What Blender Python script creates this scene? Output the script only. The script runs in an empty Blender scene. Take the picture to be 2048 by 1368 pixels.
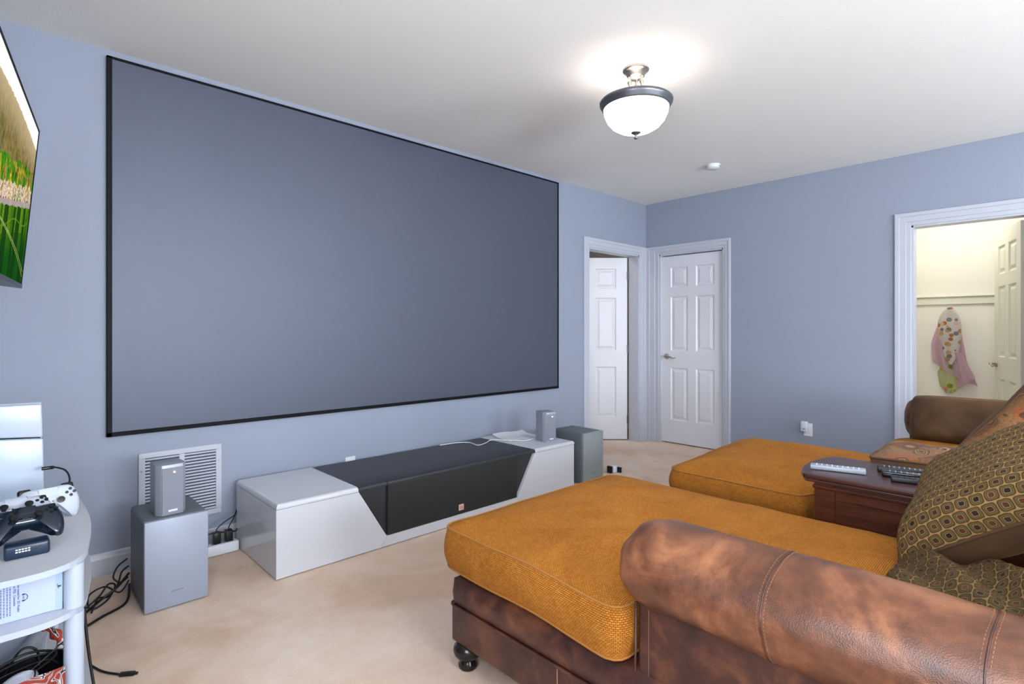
import bpy, bmesh, math, random
import numpy as np
from mathutils import Vector, Matrix, noise
random.seed(7)
SC = bpy.context.scene
COL = SC.collection
PI = math.pi

# ------------------------------------------------------------------ camera, world, lights, exposure
YAW = 46.387
cam_d = bpy.data.cameras.new('camera')
cam = bpy.data.objects.new('camera', cam_d); COL.objects.link(cam)
cam.location = (0, 0, 1.205)
cam.rotation_euler = (math.radians(90), 0, math.radians(YAW - 90))
cam_d.sensor_width = 36; cam_d.lens = 36 * 1088 / 2048
cam_d.shift_y = -22 / 2048
cam_d.clip_start = 0.02
SC.camera = cam
SC.view_settings.view_transform = 'Standard'
SC.view_settings.look = 'None'
SC.view_settings.gamma = 1
SC.view_settings.use_curve_mapping = False
SC.view_settings.exposure = 0.55

W = bpy.data.worlds.new('sky'); SC.world = W; W.use_nodes = True
W.node_tree.nodes['Background'].inputs[0].default_value = (0.55, 0.7, 1.0, 1)
W.node_tree.nodes['Background'].inputs[1].default_value = 1.0

def area(name, loc, rot, sx, sy, power, color):
    d = bpy.data.lights.new(name, 'AREA'); d.shape = 'RECTANGLE'
    d.size = sx; d.size_y = sy; d.energy = power; d.color = color
    o = bpy.data.objects.new(name, d); COL.objects.link(o)
    o.location = loc; o.rotation_euler = rot
    return o
def point(name, loc, r, power, color):
    d = bpy.data.lights.new(name, 'POINT'); d.shadow_soft_size = r; d.energy = power; d.color = color
    o = bpy.data.objects.new(name, d); COL.objects.link(o); o.location = loc
    return o
# daylight through the two windows of the back wall and the one of the left wall (all behind the camera)
area('window_daylight', (1.15, -2.97, 1.5), (math.radians(120), 0, 0), 1.5, 1.35, 205, (0.86, 0.93, 1.0))
area('window_daylight', (3.55, -2.97, 1.5), (math.radians(120), 0, 0), 1.5, 1.35, 95, (0.86, 0.93, 1.0))
area('window_daylight', (-0.43, 0.0, 1.5), (math.radians(96), 0, math.radians(-90)), 1.2, 1.3, 44, (0.86, 0.92, 1.0))
# ceiling lamp bulb (inside the lamp, above its glass), hall lamp and closet lamp
point('ceiling_lamp_bulb', (2.48, 1.645, 2.33), 0.045, 0.9, (1.0, 0.93, 0.86))
point('hall_lamp_bulb', (3.75, 3.88, 2.42), 0.05, 7, (1.0, 0.93, 0.88))
point('closet_lamp_bulb', (6.0, 0.75, 2.45), 0.08, 14, (1.0, 0.96, 0.87))

# ------------------------------------------------------------------ helpers
def srgb(r, g, b):
    f = lambda c: (c / 255) / 12.92 if c / 255 <= 0.04045 else (((c / 255) + 0.055) / 1.055) ** 2.4
    return (f(r), f(g), f(b), 1)

class NT:
    def __init__(s, name):
        s.m = bpy.data.materials.new(name); s.m.use_nodes = True
        s.t = s.m.node_tree; s.b = s.t.nodes['Principled BSDF']
    def n(s, kind, **kw):
        nd = s.t.nodes.new(kind)
        for k, v in kw.items(): setattr(nd, k, v)
        return nd
    def l(s, a, b): s.t.links.new(a, b)
    def math(s, op, a, b=None, c=None):
        nd = s.n('ShaderNodeMath', operation=op)
        for i, v in enumerate((a, b, c)):
            if v is None: continue
            if isinstance(v, (int, float)): nd.inputs[i].default_value = v
            else: s.l(v, nd.inputs[i])
        return nd.outputs[0]
    def mix(s, fac, a, b, blend='MIX'):
        nd = s.n('ShaderNodeMix', data_type='RGBA', blend_type=blend)
        for i, v in ((0, fac), (6, a), (7, b)):
            if isinstance(v, (int, float, tuple)): nd.inputs[i].default_value = v
            else: s.l(v, nd.inputs[i])
        return nd.outputs[2]
    def noise(s, vec, scale, detail=3, rough=0.5, dist=0):
        nd = s.n('ShaderNodeTexNoise'); nd.inputs['Scale'].default_value = scale
        nd.inputs['Detail'].default_value = detail; nd.inputs['Roughness'].default_value = rough
        nd.inputs['Distortion'].default_value = dist
        if vec is not None: s.l(vec, nd.inputs['Vector'])
        return nd.outputs['Fac']
    def ramp(s, fac, stops, interp='LINEAR'):
        nd = s.n('ShaderNodeValToRGB'); cr = nd.color_ramp; cr.interpolation = interp
        while len(cr.elements) < len(stops): cr.elements.new(0.5)
        for e, (p, c) in zip(cr.elements, stops): e.position = p; e.color = c
        s.l(fac, nd.inputs[0]); return nd.outputs[0]
    def coord(s, which='Object'):
        return s.n('ShaderNodeTexCoord').outputs[which]
    def bump(s, h, strength, dist=0.002):
        nd = s.n('ShaderNodeBump'); nd.inputs['Strength'].default_value = strength
        nd.inputs['Distance'].default_value = dist
        s.l(h, nd.inputs['Height']); s.l(nd.outputs[0], s.b.inputs['Normal'])
    def set(s, **kw):
        for k, v in kw.items():
            s.b.inputs[k.replace('_', ' ')].default_value = v
        return s

def simple(name, c, rough=0.5, metal=0.0, spec=0.5, bump=0, bscale=200, var=0.06, vscale=6):
    """plain painted or moulded surface: base colour with slight variation and fine relief"""
    t = NT(name)
    co = t.coord()
    v = t.noise(co, vscale, 3)
    c2 = tuple(min(1, x * (1 - var)) for x in c[:3]) + (1,)
    t.l(t.mix(v, c, c2), t.b.inputs['Base Color'])
    t.set(Roughness=rough, Metallic=metal)
    t.b.inputs['Specular IOR Level'].default_value = spec
    if bump: t.bump(t.noise(co, bscale, 3, 0.6), bump, 0.001)
    return t.m

M = {}
M['wall'] = simple('wall_paint', srgb(143, 151, 167), 0.7, bump=0.25, bscale=260, var=0.02)
M['ceiling'] = simple('ceiling_paint', srgb(236, 235, 232), 0.9, bump=1.0, bscale=70, var=0.02)
M['white_trim'] = simple('white_trim_paint', srgb(186, 190, 200), 0.35, var=0.02)
M['white_door'] = simple('white_door_paint', srgb(216, 217, 223), 0.4, bump=0.06, bscale=90, var=0.02)
M['cream_wall'] = simple('cream_closet_paint', srgb(238, 233, 220), 0.8, bump=0.2, bscale=200, var=0.02)
M['cream_door'] = simple('cream_door_paint', srgb(225, 222, 204), 0.5, var=0.02)
M['hall_wall'] = simple('hall_paint', srgb(222, 216, 212), 0.8, bump=0.2, bscale=200, var=0.02)
M['gloss_white'] = simple('gloss_white_lacquer', srgb(202, 204, 210), 0.12, var=0.01)
M['black_cabinet'] = simple('black_cabinet_satin', srgb(46, 48, 52), 0.42, bump=0.1, bscale=500, var=0.1)
M['grille'] = simple('black_speaker_cloth', srgb(36, 37, 36), 0.8, bump=0.6, bscale=900, var=0.1)
M['silver'] = simple('silver_plastic', srgb(158, 164, 174), 0.42, metal=0.25, var=0.03)
M['silver_cloth'] = simple('silver_speaker_mesh', srgb(138, 142, 156), 0.7, metal=0.2, bump=0.8, bscale=900, var=0.1)
M['sub_side'] = simple('grey_vinyl_side', srgb(96, 102, 108), 0.55, bump=0.3, bscale=500, var=0.06)
M['sub_front'] = simple('silver_grey_front', srgb(152, 160, 176), 0.45, metal=0.1, var=0.02)
M['sub_front_green'] = simple('greenish_silver_front', srgb(142, 150, 152), 0.45, metal=0.1, var=0.04)  # slightly darker and greener than the other front
M['black'] = simple('black_plastic', srgb(16, 17, 20), 0.4, var=0.2)
M['black_gloss'] = simple('black_gloss', srgb(14, 15, 18), 0.12, var=0.2)
M['rubber'] = simple('black_rubber_cable', srgb(14, 14, 17), 0.5, var=0.1)
M['tv_frame'] = simple('tv_frame_metal', srgb(70, 74, 82), 0.35, metal=0.6)
M['tv_bezel'] = simple('tv_bezel_black', srgb(14, 14, 17), 0.6, spec=0.15)
M['nickel'] = simple('brushed_nickel', srgb(190, 182, 176), 0.3, metal=1.0, var=0.1)
M['dark_nickel'] = simple('dark_nickel_rim', srgb(112, 114, 120), 0.38, metal=0.85, var=0.15)
M['plastic_white'] = simple('white_plastic', srgb(222, 225, 232), 0.35, var=0.02)
M['cart_white'] = simple('white_melamine', srgb(176, 186, 201), 0.45, bump=0.05, bscale=60, var=0.05)
M['cart_top'] = simple('pale_grained_melamine', srgb(196, 198, 204), 0.5, bump=0.05, bscale=60, var=0.08, vscale=20)
M['game_white'] = simple('game_console_white', srgb(184, 196, 214), 0.3)
M['controller_white'] = simple('controller_white', srgb(190, 197, 210), 0.35)
M['teal_dark'] = simple('translucent_dark_teal_plastic', srgb(18, 34, 52), 0.18, spec=0.7, var=0.6, vscale=40)
M['dock'] = simple('dock_navy_plastic', srgb(20, 42, 66), 0.3, var=0.3)
M['box_card'] = simple('printed_box_card', srgb(176, 188, 222), 0.5, var=0.02)
M['box_band'] = simple('box_blue_band', srgb(158, 180, 212), 0.5, var=0.02)
M['ink'] = simple('blue_ink', srgb(40, 50, 110), 0.6)
M['ink_grey'] = simple('grey_ink', srgb(110, 120, 160), 0.6)
M['logo_pink'] = simple('pink_emblem', srgb(222, 178, 166), 0.5)
M['logo_pink2'] = simple('rose_print', srgb(196, 130, 120), 0.5)
M['white_print'] = simple('white_print', srgb(225, 228, 235), 0.5)
M['paper'] = simple('paper', srgb(222, 224, 230), 0.8)
M['bun_foot'] = simple('espresso_turned_wood', srgb(34, 24, 22), 0.18, var=0.4)
M['brass_nail'] = simple('nickel_nail', srgb(200, 190, 180), 0.25, metal=1.0)
M['slat_dark'] = simple('vent_interior', srgb(70, 76, 88), 0.9)
M['towel_pink'] = simple('pink_terry', srgb(238, 204, 212), 0.95, bump=0.8, bscale=300, var=0.1, vscale=30)

def m_carpet():
    t = NT('beige_carpet'); co = t.coord()
    big = t.noise(co, 1.6, 4, 0.6, 0.6); mid = t.noise(co, 14, 5, 0.7); fine = t.noise(co, 320, 2, 0.7)
    c1 = t.ramp(big, [(0.36, srgb(226, 190, 160)), (0.5, srgb(240, 211, 187)), (0.66, srgb(248, 226, 206))])
    c2 = t.ramp(mid, [(0.35, (0.90, 0.86, 0.82, 1)), (0.6, (1, 1, 1, 1))])
    c = t.mix(0.5, c1, c2, 'MULTIPLY')
    c3 = t.ramp(fine, [(0.35, (0.72, 0.70, 0.68, 1)), (0.52, (1, 1, 1, 1))])
    c = t.mix(0.55, c, c3, 'MULTIPLY')
    t.l(c, t.b.inputs['Base Color']); t.set(Roughness=1.0); t.b.inputs['Specular IOR Level'].default_value = 0.1
    t.b.inputs['Sheen Weight'].default_value = 0.3
    h = t.math('ADD', t.math('MULTIPLY', mid, 0.6), fine)
    t.bump(h, 0.9, 0.006)
    return t.m
M['carpet'] = m_carpet()

def m_screen():
    t = NT('grey_projection_fabric'); co = t.coord()
    f = t.noise(co, 700, 2, 0.6)
    t.l(t.mix(f, srgb(85, 90, 104), srgb(71, 77, 94)), t.b.inputs['Base Color'])
    t.set(Roughness=0.5, Metallic=0.35); t.b.inputs['Specular IOR Level'].default_value = 0.6
    return t.m
M['screen'] = m_screen()

def m_weave(name, ca, cb, cdark):
    t = NT(name); uv = t.coord('UV')
    br = t.n('ShaderNodeTexBrick'); t.l(uv, br.inputs['Vector'])
    br.inputs['Scale'].default_value = 1.0; br.inputs['Brick Width'].default_value = 0.0085
    br.inputs['Row Height'].default_value = 0.0052; br.inputs['Mortar Size'].default_value = 0.0009
    br.inputs['Mortar Smooth'].default_value = 0.8
    br.inputs['Color1'].default_value = ca; br.inputs['Color2'].default_value = cb; br.inputs['Mortar'].default_value = cdark
    br.offset = 0.5
    co = t.coord()
    rub = t.ramp(t.noise(co, 3.2, 5, 0.65, 1.0), [(0.38, (0.80, 0.76, 0.68, 1)), (0.62, (1.0, 1.0, 1.0, 1))])
    c = t.mix(0.8, br.outputs['Color'], rub, 'MULTIPLY')
    t.l(c, t.b.inputs['Base Color']); t.set(Roughness=0.85)
    t.b.inputs['Sheen Weight'].default_value = 0.10; t.b.inputs['Sheen Roughness'].default_value = 0.4; t.b.inputs['Sheen Tint'].default_value = srgb(240, 190, 120)
    t.b.inputs['Specular IOR Level'].default_value = 0.08
    h = t.math('SUBTRACT', 1.0, br.outputs['Fac'])
    h = t.math('ADD', h, t.math('MULTIPLY', t.noise(co, 400, 2), 0.5))
    t.bump(h, 0.7, 0.0015)
    return t.m
M['gold'] = m_weave('gold_basketweave_chenille', srgb(196, 130, 54), srgb(176, 110, 41), srgb(116, 66, 18))
M['gold_pipe'] = simple('gold_piping', srgb(166, 108, 42), 0.8, bump=0.4, bscale=400, var=0.2, vscale=60)

def m_leather(name, dark, mid, light, worn=0.5):
    t = NT(name); co = t.coord()
    a = t.noise(co, 5.5, 5, 0.6, 0.8); b = t.noise(co, 24, 5, 0.7)
    x = t.math('ADD', t.math('MULTIPLY', a, 0.72), t.math('MULTIPLY', b, 0.28))
    c = t.ramp(x, [(0.36, dark), (0.5, mid), (0.68, light)])
    t.l(c, t.b.inputs['Base Color'])
    vo = t.n('ShaderNodeTexVoronoi'); vo.inputs['Scale'].default_value = 420; t.l(co, vo.inputs['Vector'])
    h = t.math('ADD', t.math('MULTIPLY', vo.outputs['Distance'], 1.0), t.math('MULTIPLY', t.noise(co, 60, 4), 0.6))
    t.bump(h, 0.28, 0.0012)
    r = t.math('ADD', 0.24, t.math('MULTIPLY', b, 0.26)); t.l(r, t.b.inputs['Roughness'])
    return t.m
M['leather'] = m_leather('worn_brown_leather', srgb(66, 38, 26), srgb(102, 60, 38), srgb(150, 97, 64))
M['leather_dark'] = m_leather('dark_brown_leather', srgb(46, 24, 20), srgb(70, 38, 30), srgb(120, 72, 44))
M['thread'] = simple('tan_thread', srgb(150, 108, 84), 0.8)

def m_wood(name, c1, c2, rough=0.25):
    t = NT(name); co = t.coord()
    mp = t.n('ShaderNodeMapping'); mp.inputs['Scale'].default_value = (18, 1.6, 18); t.l(co, mp.inputs[0])
    f = t.noise(mp.outputs[0], 3.0, 6, 0.65, 0.8)
    t.l(t.ramp(f, [(0.35, c1), (0.65, c2)]), t.b.inputs['Base Color']); t.set(Roughness=rough)
    t.bump(f, 0.05, 0.001)
    return t.m
M['cherry'] = m_wood('cherry_side_wood', srgb(52, 24, 15), srgb(80, 38, 22), 0.32)
M['cherry_top'] = m_wood('dark_table_top_wood', srgb(56, 32, 27), srgb(74, 44, 36), 0.28)

def m_velvet(name, c1, c2):
    t = NT(name); co = t.coord()
    f = t.noise(co, 5, 4, 0.5, 0.6)
    t.l(t.ramp(f, [(0.35, c1), (0.65, c2)]), t.b.inputs['Base Color']); t.set(Roughness=0.8)
    t.b.inputs['Sheen Weight'].default_value = 0.18; t.b.inputs['Sheen Roughness'].default_value = 0.35
    t.b.inputs['Sheen Tint'].default_value = srgb(210, 170, 110)
    t.bump(t.noise(co, 500, 2), 0.3, 0.001)
    return t.m
M['brown_velvet'] = m_velvet('brown_velvet', srgb(64, 40, 18), srgb(86, 58, 27))
M['tan_chenille'] = m_velvet('tan_chenille', srgb(120, 82, 44), srgb(150, 108, 62))
M['shaded_gold_side'] = m_velvet('shaded_gold_side_fabric', srgb(78, 60, 32), srgb(96, 74, 40))  # gold cushion side in shadow: the shade is put into the colour

def m_ogee(name, pitch, tint=1.0):
    t = NT(name); uv = t.coord('UV')
    wob = t.n('ShaderNodeTexNoise'); wob.inputs['Scale'].default_value = 90; t.l(uv, wob.inputs['Vector'])
    add = t.n('ShaderNodeVectorMath', operation='MULTIPLY_ADD'); t.l(wob.outputs['Color'], add.inputs[0])
    add.inputs[1].default_value = (0.004, 0.004, 0); t.l(uv, add.inputs[2])
    sx = t.n('ShaderNodeSeparateXYZ'); t.l(add.outputs[0], sx.inputs[0])
    y = t.math('DIVIDE', sx.outputs[1], pitch * 0.86); row = t.math('FLOOR', y)
    odd = t.math('MULTIPLY', t.math('FLOORED_MODULO', row, 2.0), 0.5)
    x = t.math('ADD', t.math('DIVIDE', sx.outputs[0], pitch), odd)
    col = t.math('FLOOR', x)
    fx = t.math('ABSOLUTE', t.math('SUBTRACT', t.math('FRACT', x), 0.5))
    fy = t.math('ABSOLUTE', t.math('SUBTRACT', t.math('FRACT', y), 0.5))
    P = 4.0
    r = t.math('POWER', t.math('ADD', t.math('POWER', fx, P), t.math('POWER', fy, P)), 1 / P)
    cx = t.n('ShaderNodeCombineXYZ'); t.l(col, cx.inputs[0]); t.l(row, cx.inputs[1])
    wn = t.n('ShaderNodeTexWhiteNoise'); t.l(cx.outputs[0], wn.inputs['Vector'])
    core = t.mix(wn.outputs['Value'], srgb(40, 26, 20), srgb(92, 48, 30))
    k = lambda *c: tuple(v * tint for v in srgb(*c)[:3]) + (1,)
    rings = t.ramp(r, [(0.0, k(0, 0, 0)), (0.185, k(160, 142, 110)), (0.218, k(92, 76, 40)), (0.29, k(110, 90, 48)), (0.37, k(84, 68, 36)), (0.47, k(168, 128, 82))], 'CONSTANT')
    isc = t.math('LESS_THAN', r, 0.185)
    c = t.mix(isc, rings, core)
    mott = t.ramp(t.noise(uv, 900, 3), [(0.3, (0.7, 0.7, 0.7, 1)), (0.7, (1.05, 1.05, 1.05, 1))])
    c = t.mix(0.7, c, mott, 'MULTIPLY')
    t.l(c, t.b.inputs['Base Color']); t.set(Roughness=0.85); t.b.inputs['Specular IOR Level'].default_value = 0.2
    t.bump(t.math('ADD', t.noise(uv, 900, 2), t.math('MULTIPLY', t.math('GREATER_THAN', r, 0.42), 0.8)), 0.5, 0.0012)
    return t.m
M['ogee'] = m_ogee('ogee_square_tapestry', 0.036, 0.82)
M['ogee_small'] = m_ogee('dark_ogee_tapestry', 0.034, 0.5)  # same woven pattern, tinted darker overall

def m_paisley():
    t = NT('paisley_tapestry'); uv = t.coord('UV')
    wob = t.n('ShaderNodeTexNoise'); wob.inputs['Scale'].default_value = 7; wob.inputs['Detail'].default_value = 1
    t.l(uv, wob.inputs['Vector'])
    add = t.n('ShaderNodeVectorMath', operation='MULTIPLY_ADD'); t.l(wob.outputs['Color'], add.inputs[0])
    add.inputs[1].default_value = (0.09, 0.09, 0); t.l(uv, add.inputs[2])
    mp = t.n('ShaderNodeMapping'); mp.inputs['Scale'].default_value = (1.0, 0.55, 1); t.l(add.outputs[0], mp.inputs[0])
    vo = t.n('ShaderNodeTexVoronoi'); vo.inputs['Scale'].default_value = 12; t.l(mp.outputs[0], vo.inputs['Vector'])
    d = vo.outputs['Distance']
    ring = t.math('SINE', t.math('MULTIPLY', d, 46))
    sep = t.n('ShaderNodeSeparateColor'); t.l(vo.outputs['Color'], sep.inputs[0])
    ground = t.ramp(sep.outputs[0], [(0.0, srgb(104, 68, 44)), (0.35, srgb(132, 98, 62)), (0.7, srgb(86, 56, 38)), (0.9, srgb(142, 82, 50))])
    motif = t.ramp(d, [(0.0, srgb(70, 62, 42)), (0.12, srgb(126, 104, 66)), (0.2, srgb(50, 32, 24)), (0.24, srgb(150, 118, 80)), (0.30, srgb(92, 58, 38))], 'CONSTANT')
    c = t.mix(t.math('LESS_THAN', d, 0.40), ground, motif)
    lines = t.math('GREATER_THAN', ring, 0.75)
    c = t.mix(t.math('MULTIPLY', lines, 0.3), c, srgb(146, 112, 74))
    f = t.noise(uv, 160, 3, 0.7, 2.0)
    c = t.mix(0.75, c, t.ramp(f, [(0.40, (0.5, 0.42, 0.38, 1)), (0.55, (1.05, 1.0, 0.95, 1))]), 'MULTIPLY')
    t.l(c, t.b.inputs['Base Color']); t.set(Roughness=0.85); t.b.inputs['Sheen Weight'].default_value = 0.04
    t.b.inputs['Specular IOR Level'].default_value = 0.2
    t.bump(t.math('ADD', f, t.noise(uv, 900, 2)), 0.5, 0.0012)
    return t.m
M['paisley'] = m_paisley()

def m_print(name, base, blobs, scale, thr=0.36):
    """cloth with scattered coloured printed blobs"""
    t = NT(name); uv = t.coord('UV')
    vo = t.n('ShaderNodeTexVoronoi'); vo.inputs['Scale'].default_value = scale; t.l(uv, vo.inputs['Vector'])
    sep = t.n('ShaderNodeSeparateColor'); t.l(vo.outputs['Color'], sep.inputs[0])
    n = len(blobs)
    bl = t.ramp(sep.outputs[0], [(i / n, c) for i, c in enumerate(blobs)], 'CONSTANT')
    c = t.mix(t.math('LESS_THAN', vo.outputs['Distance'], thr), base, bl)
    t.l(c, t.b.inputs['Base Color']); t.set(Roughness=0.9)
    t.bump(t.noise(uv, 400, 2), 0.4, 0.001)
    return t.m
M['print_white'] = m_print('white_animal_print_terry', srgb(240, 234, 226), [srgb(222, 170, 120), srgb(238, 232, 226), srgb(212, 140, 78), srgb(238, 208, 184), srgb(160, 154, 150), srgb(226, 190, 140)], 20, 0.42)
M['print_green'] = m_print('yellow_green_print_cloth', srgb(226, 226, 168), [srgb(226, 212, 60), srgb(240, 176, 150), srgb(176, 220, 210), srgb(150, 190, 60)], 18, 0.42)
def m_redfloral():
    t = NT('red_white_leaf_print'); co = t.coord()
    f = t.noise(co, 11, 1, 0.4, 2.2)
    s = t.math('SINE', t.math('MULTIPLY', f, 40))
    c = t.ramp(s, [(0.0, srgb(176, 66, 46)), (0.48, srgb(196, 82, 58)), (0.52, srgb(232, 222, 222)), (0.9, srgb(236, 228, 228)), (0.96, srgb(60, 40, 40))])
    t.l(c, t.b.inputs['Base Color']); t.set(Roughness=0.7); return t.m
M['red_floral'] = m_redfloral()

def m_emit(name, col, s):
    t = NT(name); t.set(Base_Color=col, Roughness=0.3)
    t.b.inputs['Emission Color'].default_value = col; t.b.inputs['Emission Strength'].default_value = s
    return t.m
M['lamp_glass'] = m_emit('lit_alabaster_glass', (1.0, 0.94, 0.88, 1), 3.0)
M['lamp_glass_inner'] = m_emit('lit_glass_inner_face', (1.0, 0.93, 0.86, 1), 1.1)
g_ = NT('window_glass'); g_.set(Base_Color=(1, 1, 1, 1), Roughness=0.0, IOR=1.45); g_.b.inputs['Transmission Weight'].default_value = 1.0; M['window_glass'] = g_.m
M['led'] = m_emit('orange_led', (1.0, 0.35, 0.1, 1), 8)
M['led_white'] = m_emit('white_led', (1.0, 0.75, 0.6, 1), 6)
M['led_green'] = m_emit('green_led', (0.1, 0.9, 0.4, 1), 1.2)

def rootloc(p):
    v = Vector((0, 0, 0))
    while p is not None: v += p.location; p = p.parent
    return v
def obj(name, bm, mat, parent=None, smooth=False, local=False, kind=None, label=None, auto=None):
    """link a bmesh as one object; world coordinates unless local"""
    me = bpy.data.meshes.new(name)
    if parent is not None and not local:
        bmesh.ops.translate(bm, vec=-rootloc(parent), verts=bm.verts)
    bmesh.ops.recalc_face_normals(bm, faces=bm.faces)
    bm.to_mesh(me); bm.free()
    mats = mat if isinstance(mat, (list, tuple)) else [mat]
    for m in mats: me.materials.append(M[m] if isinstance(m, str) else m)
    if smooth:
        for p in me.polygons: p.use_smooth = True
        if auto is not None: me.set_sharp_from_angle(angle=math.radians(auto))
    o = bpy.data.objects.new(name, me); COL.objects.link(o)
    if parent is not None: o.parent = parent
    if kind: o['kind'] = kind
    if label: o['label'] = label
    return o
def tag(o, label=None, cat=None, group=None, kind=None):
    if label: o['label'] = label
    if cat: o['category'] = cat
    if group: o['group'] = group
    if kind: o['kind'] = kind
    return o
def thing(name, loc, label, cat, group=None, rot=(0, 0, 0)):
    o = bpy.data.objects.new(name, None); COL.objects.link(o); o.empty_display_size = 0.05
    o.location = loc; o.rotation_euler = rot
    return tag(o, label, cat, group)
def setting(name, bm, mat, parent=None, **k):
    o = obj(name, bm, mat, parent, **k)
    if parent is None: o['kind'] = 'structure'
    return o

def box(bm, x0, x1, y0, y1, z0, z1, bev=0, seg=2, mi=0):
    r = bmesh.ops.create_cube(bm, size=1.0)
    vs = r['verts']
    for v in vs:
        v.co = Vector((x0 + (v.co.x + .5) * (x1 - x0), y0 + (v.co.y + .5) * (y1 - y0), z0 + (v.co.z + .5) * (z1 - z0)))
    fs = set(f for v in vs for f in v.link_faces)
    for f in fs: f.material_index = mi
    if bev:
        es = list(set(e for v in vs for e in v.link_edges))
        bmesh.ops.bevel(bm, geom=es, offset=bev, segments=seg, profile=0.5, affect='EDGES')
    return bm
def Bx(*a, **k): return box(bmesh.new(), *a, **k)
def prism(bm, pts, a0, a1, axis='y', bev=0, seg=2):
    """extrude a 2-D polygon; axis y: pts are (x,z); axis z: (x,y); axis x: (y,z)"""
    def mk(p, a):
        return Vector((p[0], a, p[1])) if axis == 'y' else Vector((p[0], p[1], a)) if axis == 'z' else Vector((a, p[0], p[1]))
    A = [bm.verts.new(mk(p, a0)) for p in pts]; B = [bm.verts.new(mk(p, a1)) for p in pts]
    n = len(pts); fs = [bm.faces.new(A), bm.faces.new(B[::-1])]
    for i in range(n): fs.append(bm.faces.new((A[i], B[i], B[(i + 1) % n], A[(i + 1) % n])))
    bmesh.ops.recalc_face_normals(bm, faces=fs)
    if bev:
        es = list(set(e for f in fs for e in f.edges))
        bmesh.ops.bevel(bm, geom=es, offset=bev, segments=seg, profile=0.5, affect='EDGES')
    return bm
def Pr(*a, **k): return prism(bmesh.new(), *a, **k)
def lathe(bm, prof, c, n=32, axis='z'):
    rings = []
    for r, h in prof:
        if r < 1e-5:
            p = {'z': (0, 0, h), 'x': (h, 0, 0), 'y': (0, h, 0)}[axis]
            rings.append([bm.verts.new(Vector(p) + Vector(c))])
        else:
            ring = []
            for i in range(n):
                a = 2 * PI * i / n; u, v = r * math.cos(a), r * math.sin(a)
                p = {'z': (u, v, h), 'x': (h, u, v), 'y': (u, h, v)}[axis]
                ring.append(bm.verts.new(Vector(p) + Vector(c)))
            rings.append(ring)
    for a, b in zip(rings, rings[1:]):
        if len(a) == 1 and len(b) == 1: continue
        for i in range(n):
            j = (i + 1) % n
            if len(a) == 1: bm.faces.new((a[0], b[i], b[j]))
            elif len(b) == 1: bm.faces.new((a[i], b[0], a[j]))
            else: bm.faces.new((a[i], b[i], b[j], a[j]))
    return bm
def La(*a, **k): return lathe(bmesh.new(), *a, **k)
def smooth_path(pts, n=10, closed=False):
    """Catmull-Rom through the points"""
    P = [Vector(p) for p in pts]; out = []
    m = len(P); rng = range(m) if closed else range(m - 1)
    for i in rng:
        p0 = P[(i - 1) % m] if closed or i > 0 else P[0]
        p1, p2 = P[i], P[(i + 1) % m]
        p3 = P[(i + 2) % m] if closed or i + 2 < m else P[-1]
        for k in range(n):
            t = k / n
            out.append(0.5 * ((2 * p1) + (p2 - p0) * t + (2 * p0 - 5 * p1 + 4 * p2 - p3) * t * t + (3 * p1 - p0 - 3 * p2 + p3) * t ** 3))
    if not closed: out.append(P[-1])
    return out
def tube(bm, pts, r, n=8, closed=False):
    rings = []; m = len(pts); up = Vector((0, 0, 1))
    for i, p in enumerate(pts):
        p = Vector(p)
        a = Vector(pts[(i - 1) % m] if (closed or i > 0) else pts[i]); b = Vector(pts[(i + 1) % m] if (closed or i < m - 1) else pts[i])
        t = (b - a); t = t.normalized() if t.length > 1e-9 else Vector((1, 0, 0))
        s = t.cross(up)
        if s.length < 0.05: s = t.cross(Vector((1, 0, 0)))
        s.normalize(); u = s.cross(t)
        rr = r[i] if isinstance(r, (list, tuple)) else r
        rings.append([bm.verts.new(p + rr * (math.cos(2 * PI * k / n) * s + math.sin(2 * PI * k / n) * u)) for k in range(n)])
    rr = range(m) if closed else range(m - 1)
    for i in rr:
        A, B = rings[i], rings[(i + 1) % m]
        off = 0
        for k in range(n):
            bm.faces.new((A[k], A[(k + 1) % n], B[(k + 1) % n], B[k]))
    if not closed:
        bm.faces.new(rings[0][::-1]); bm.faces.new(rings[-1])
    return bm
def cable(pts, r, n=10, closed=False, sides=8):
    return tube(bmesh.new(), smooth_path(pts, n, closed), r, sides, closed)

def round_poly(pts, rad, seg=8):
    """rounded polygon corners; rad a number or list"""
    out = []; n = len(pts)
    for i in range(n):
        p = Vector(pts[i]); a = Vector(pts[i - 1]); b = Vector(pts[(i + 1) % n])
        r = rad[i] if isinstance(rad, (list, tuple)) else rad
        u = (a - p).normalized(); v = (b - p).normalized()
        if r <= 0: out.append(p); continue
        s = p + u * r; e = p + v * r
        for k in range(seg + 1):
            t = k / seg
            out.append((1 - t) ** 2 * s + 2 * t * (1 - t) * p + t * t * e)
    return out
def resample(poly, step):
    out = []; n = len(poly)
    for i in range(n):
        a, b = poly[i], poly[(i + 1) % n]; L = (b - a).length; k = max(1, int(L / step))
        for j in range(k): out.append(a + (b - a) * j / k)
    return out

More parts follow.
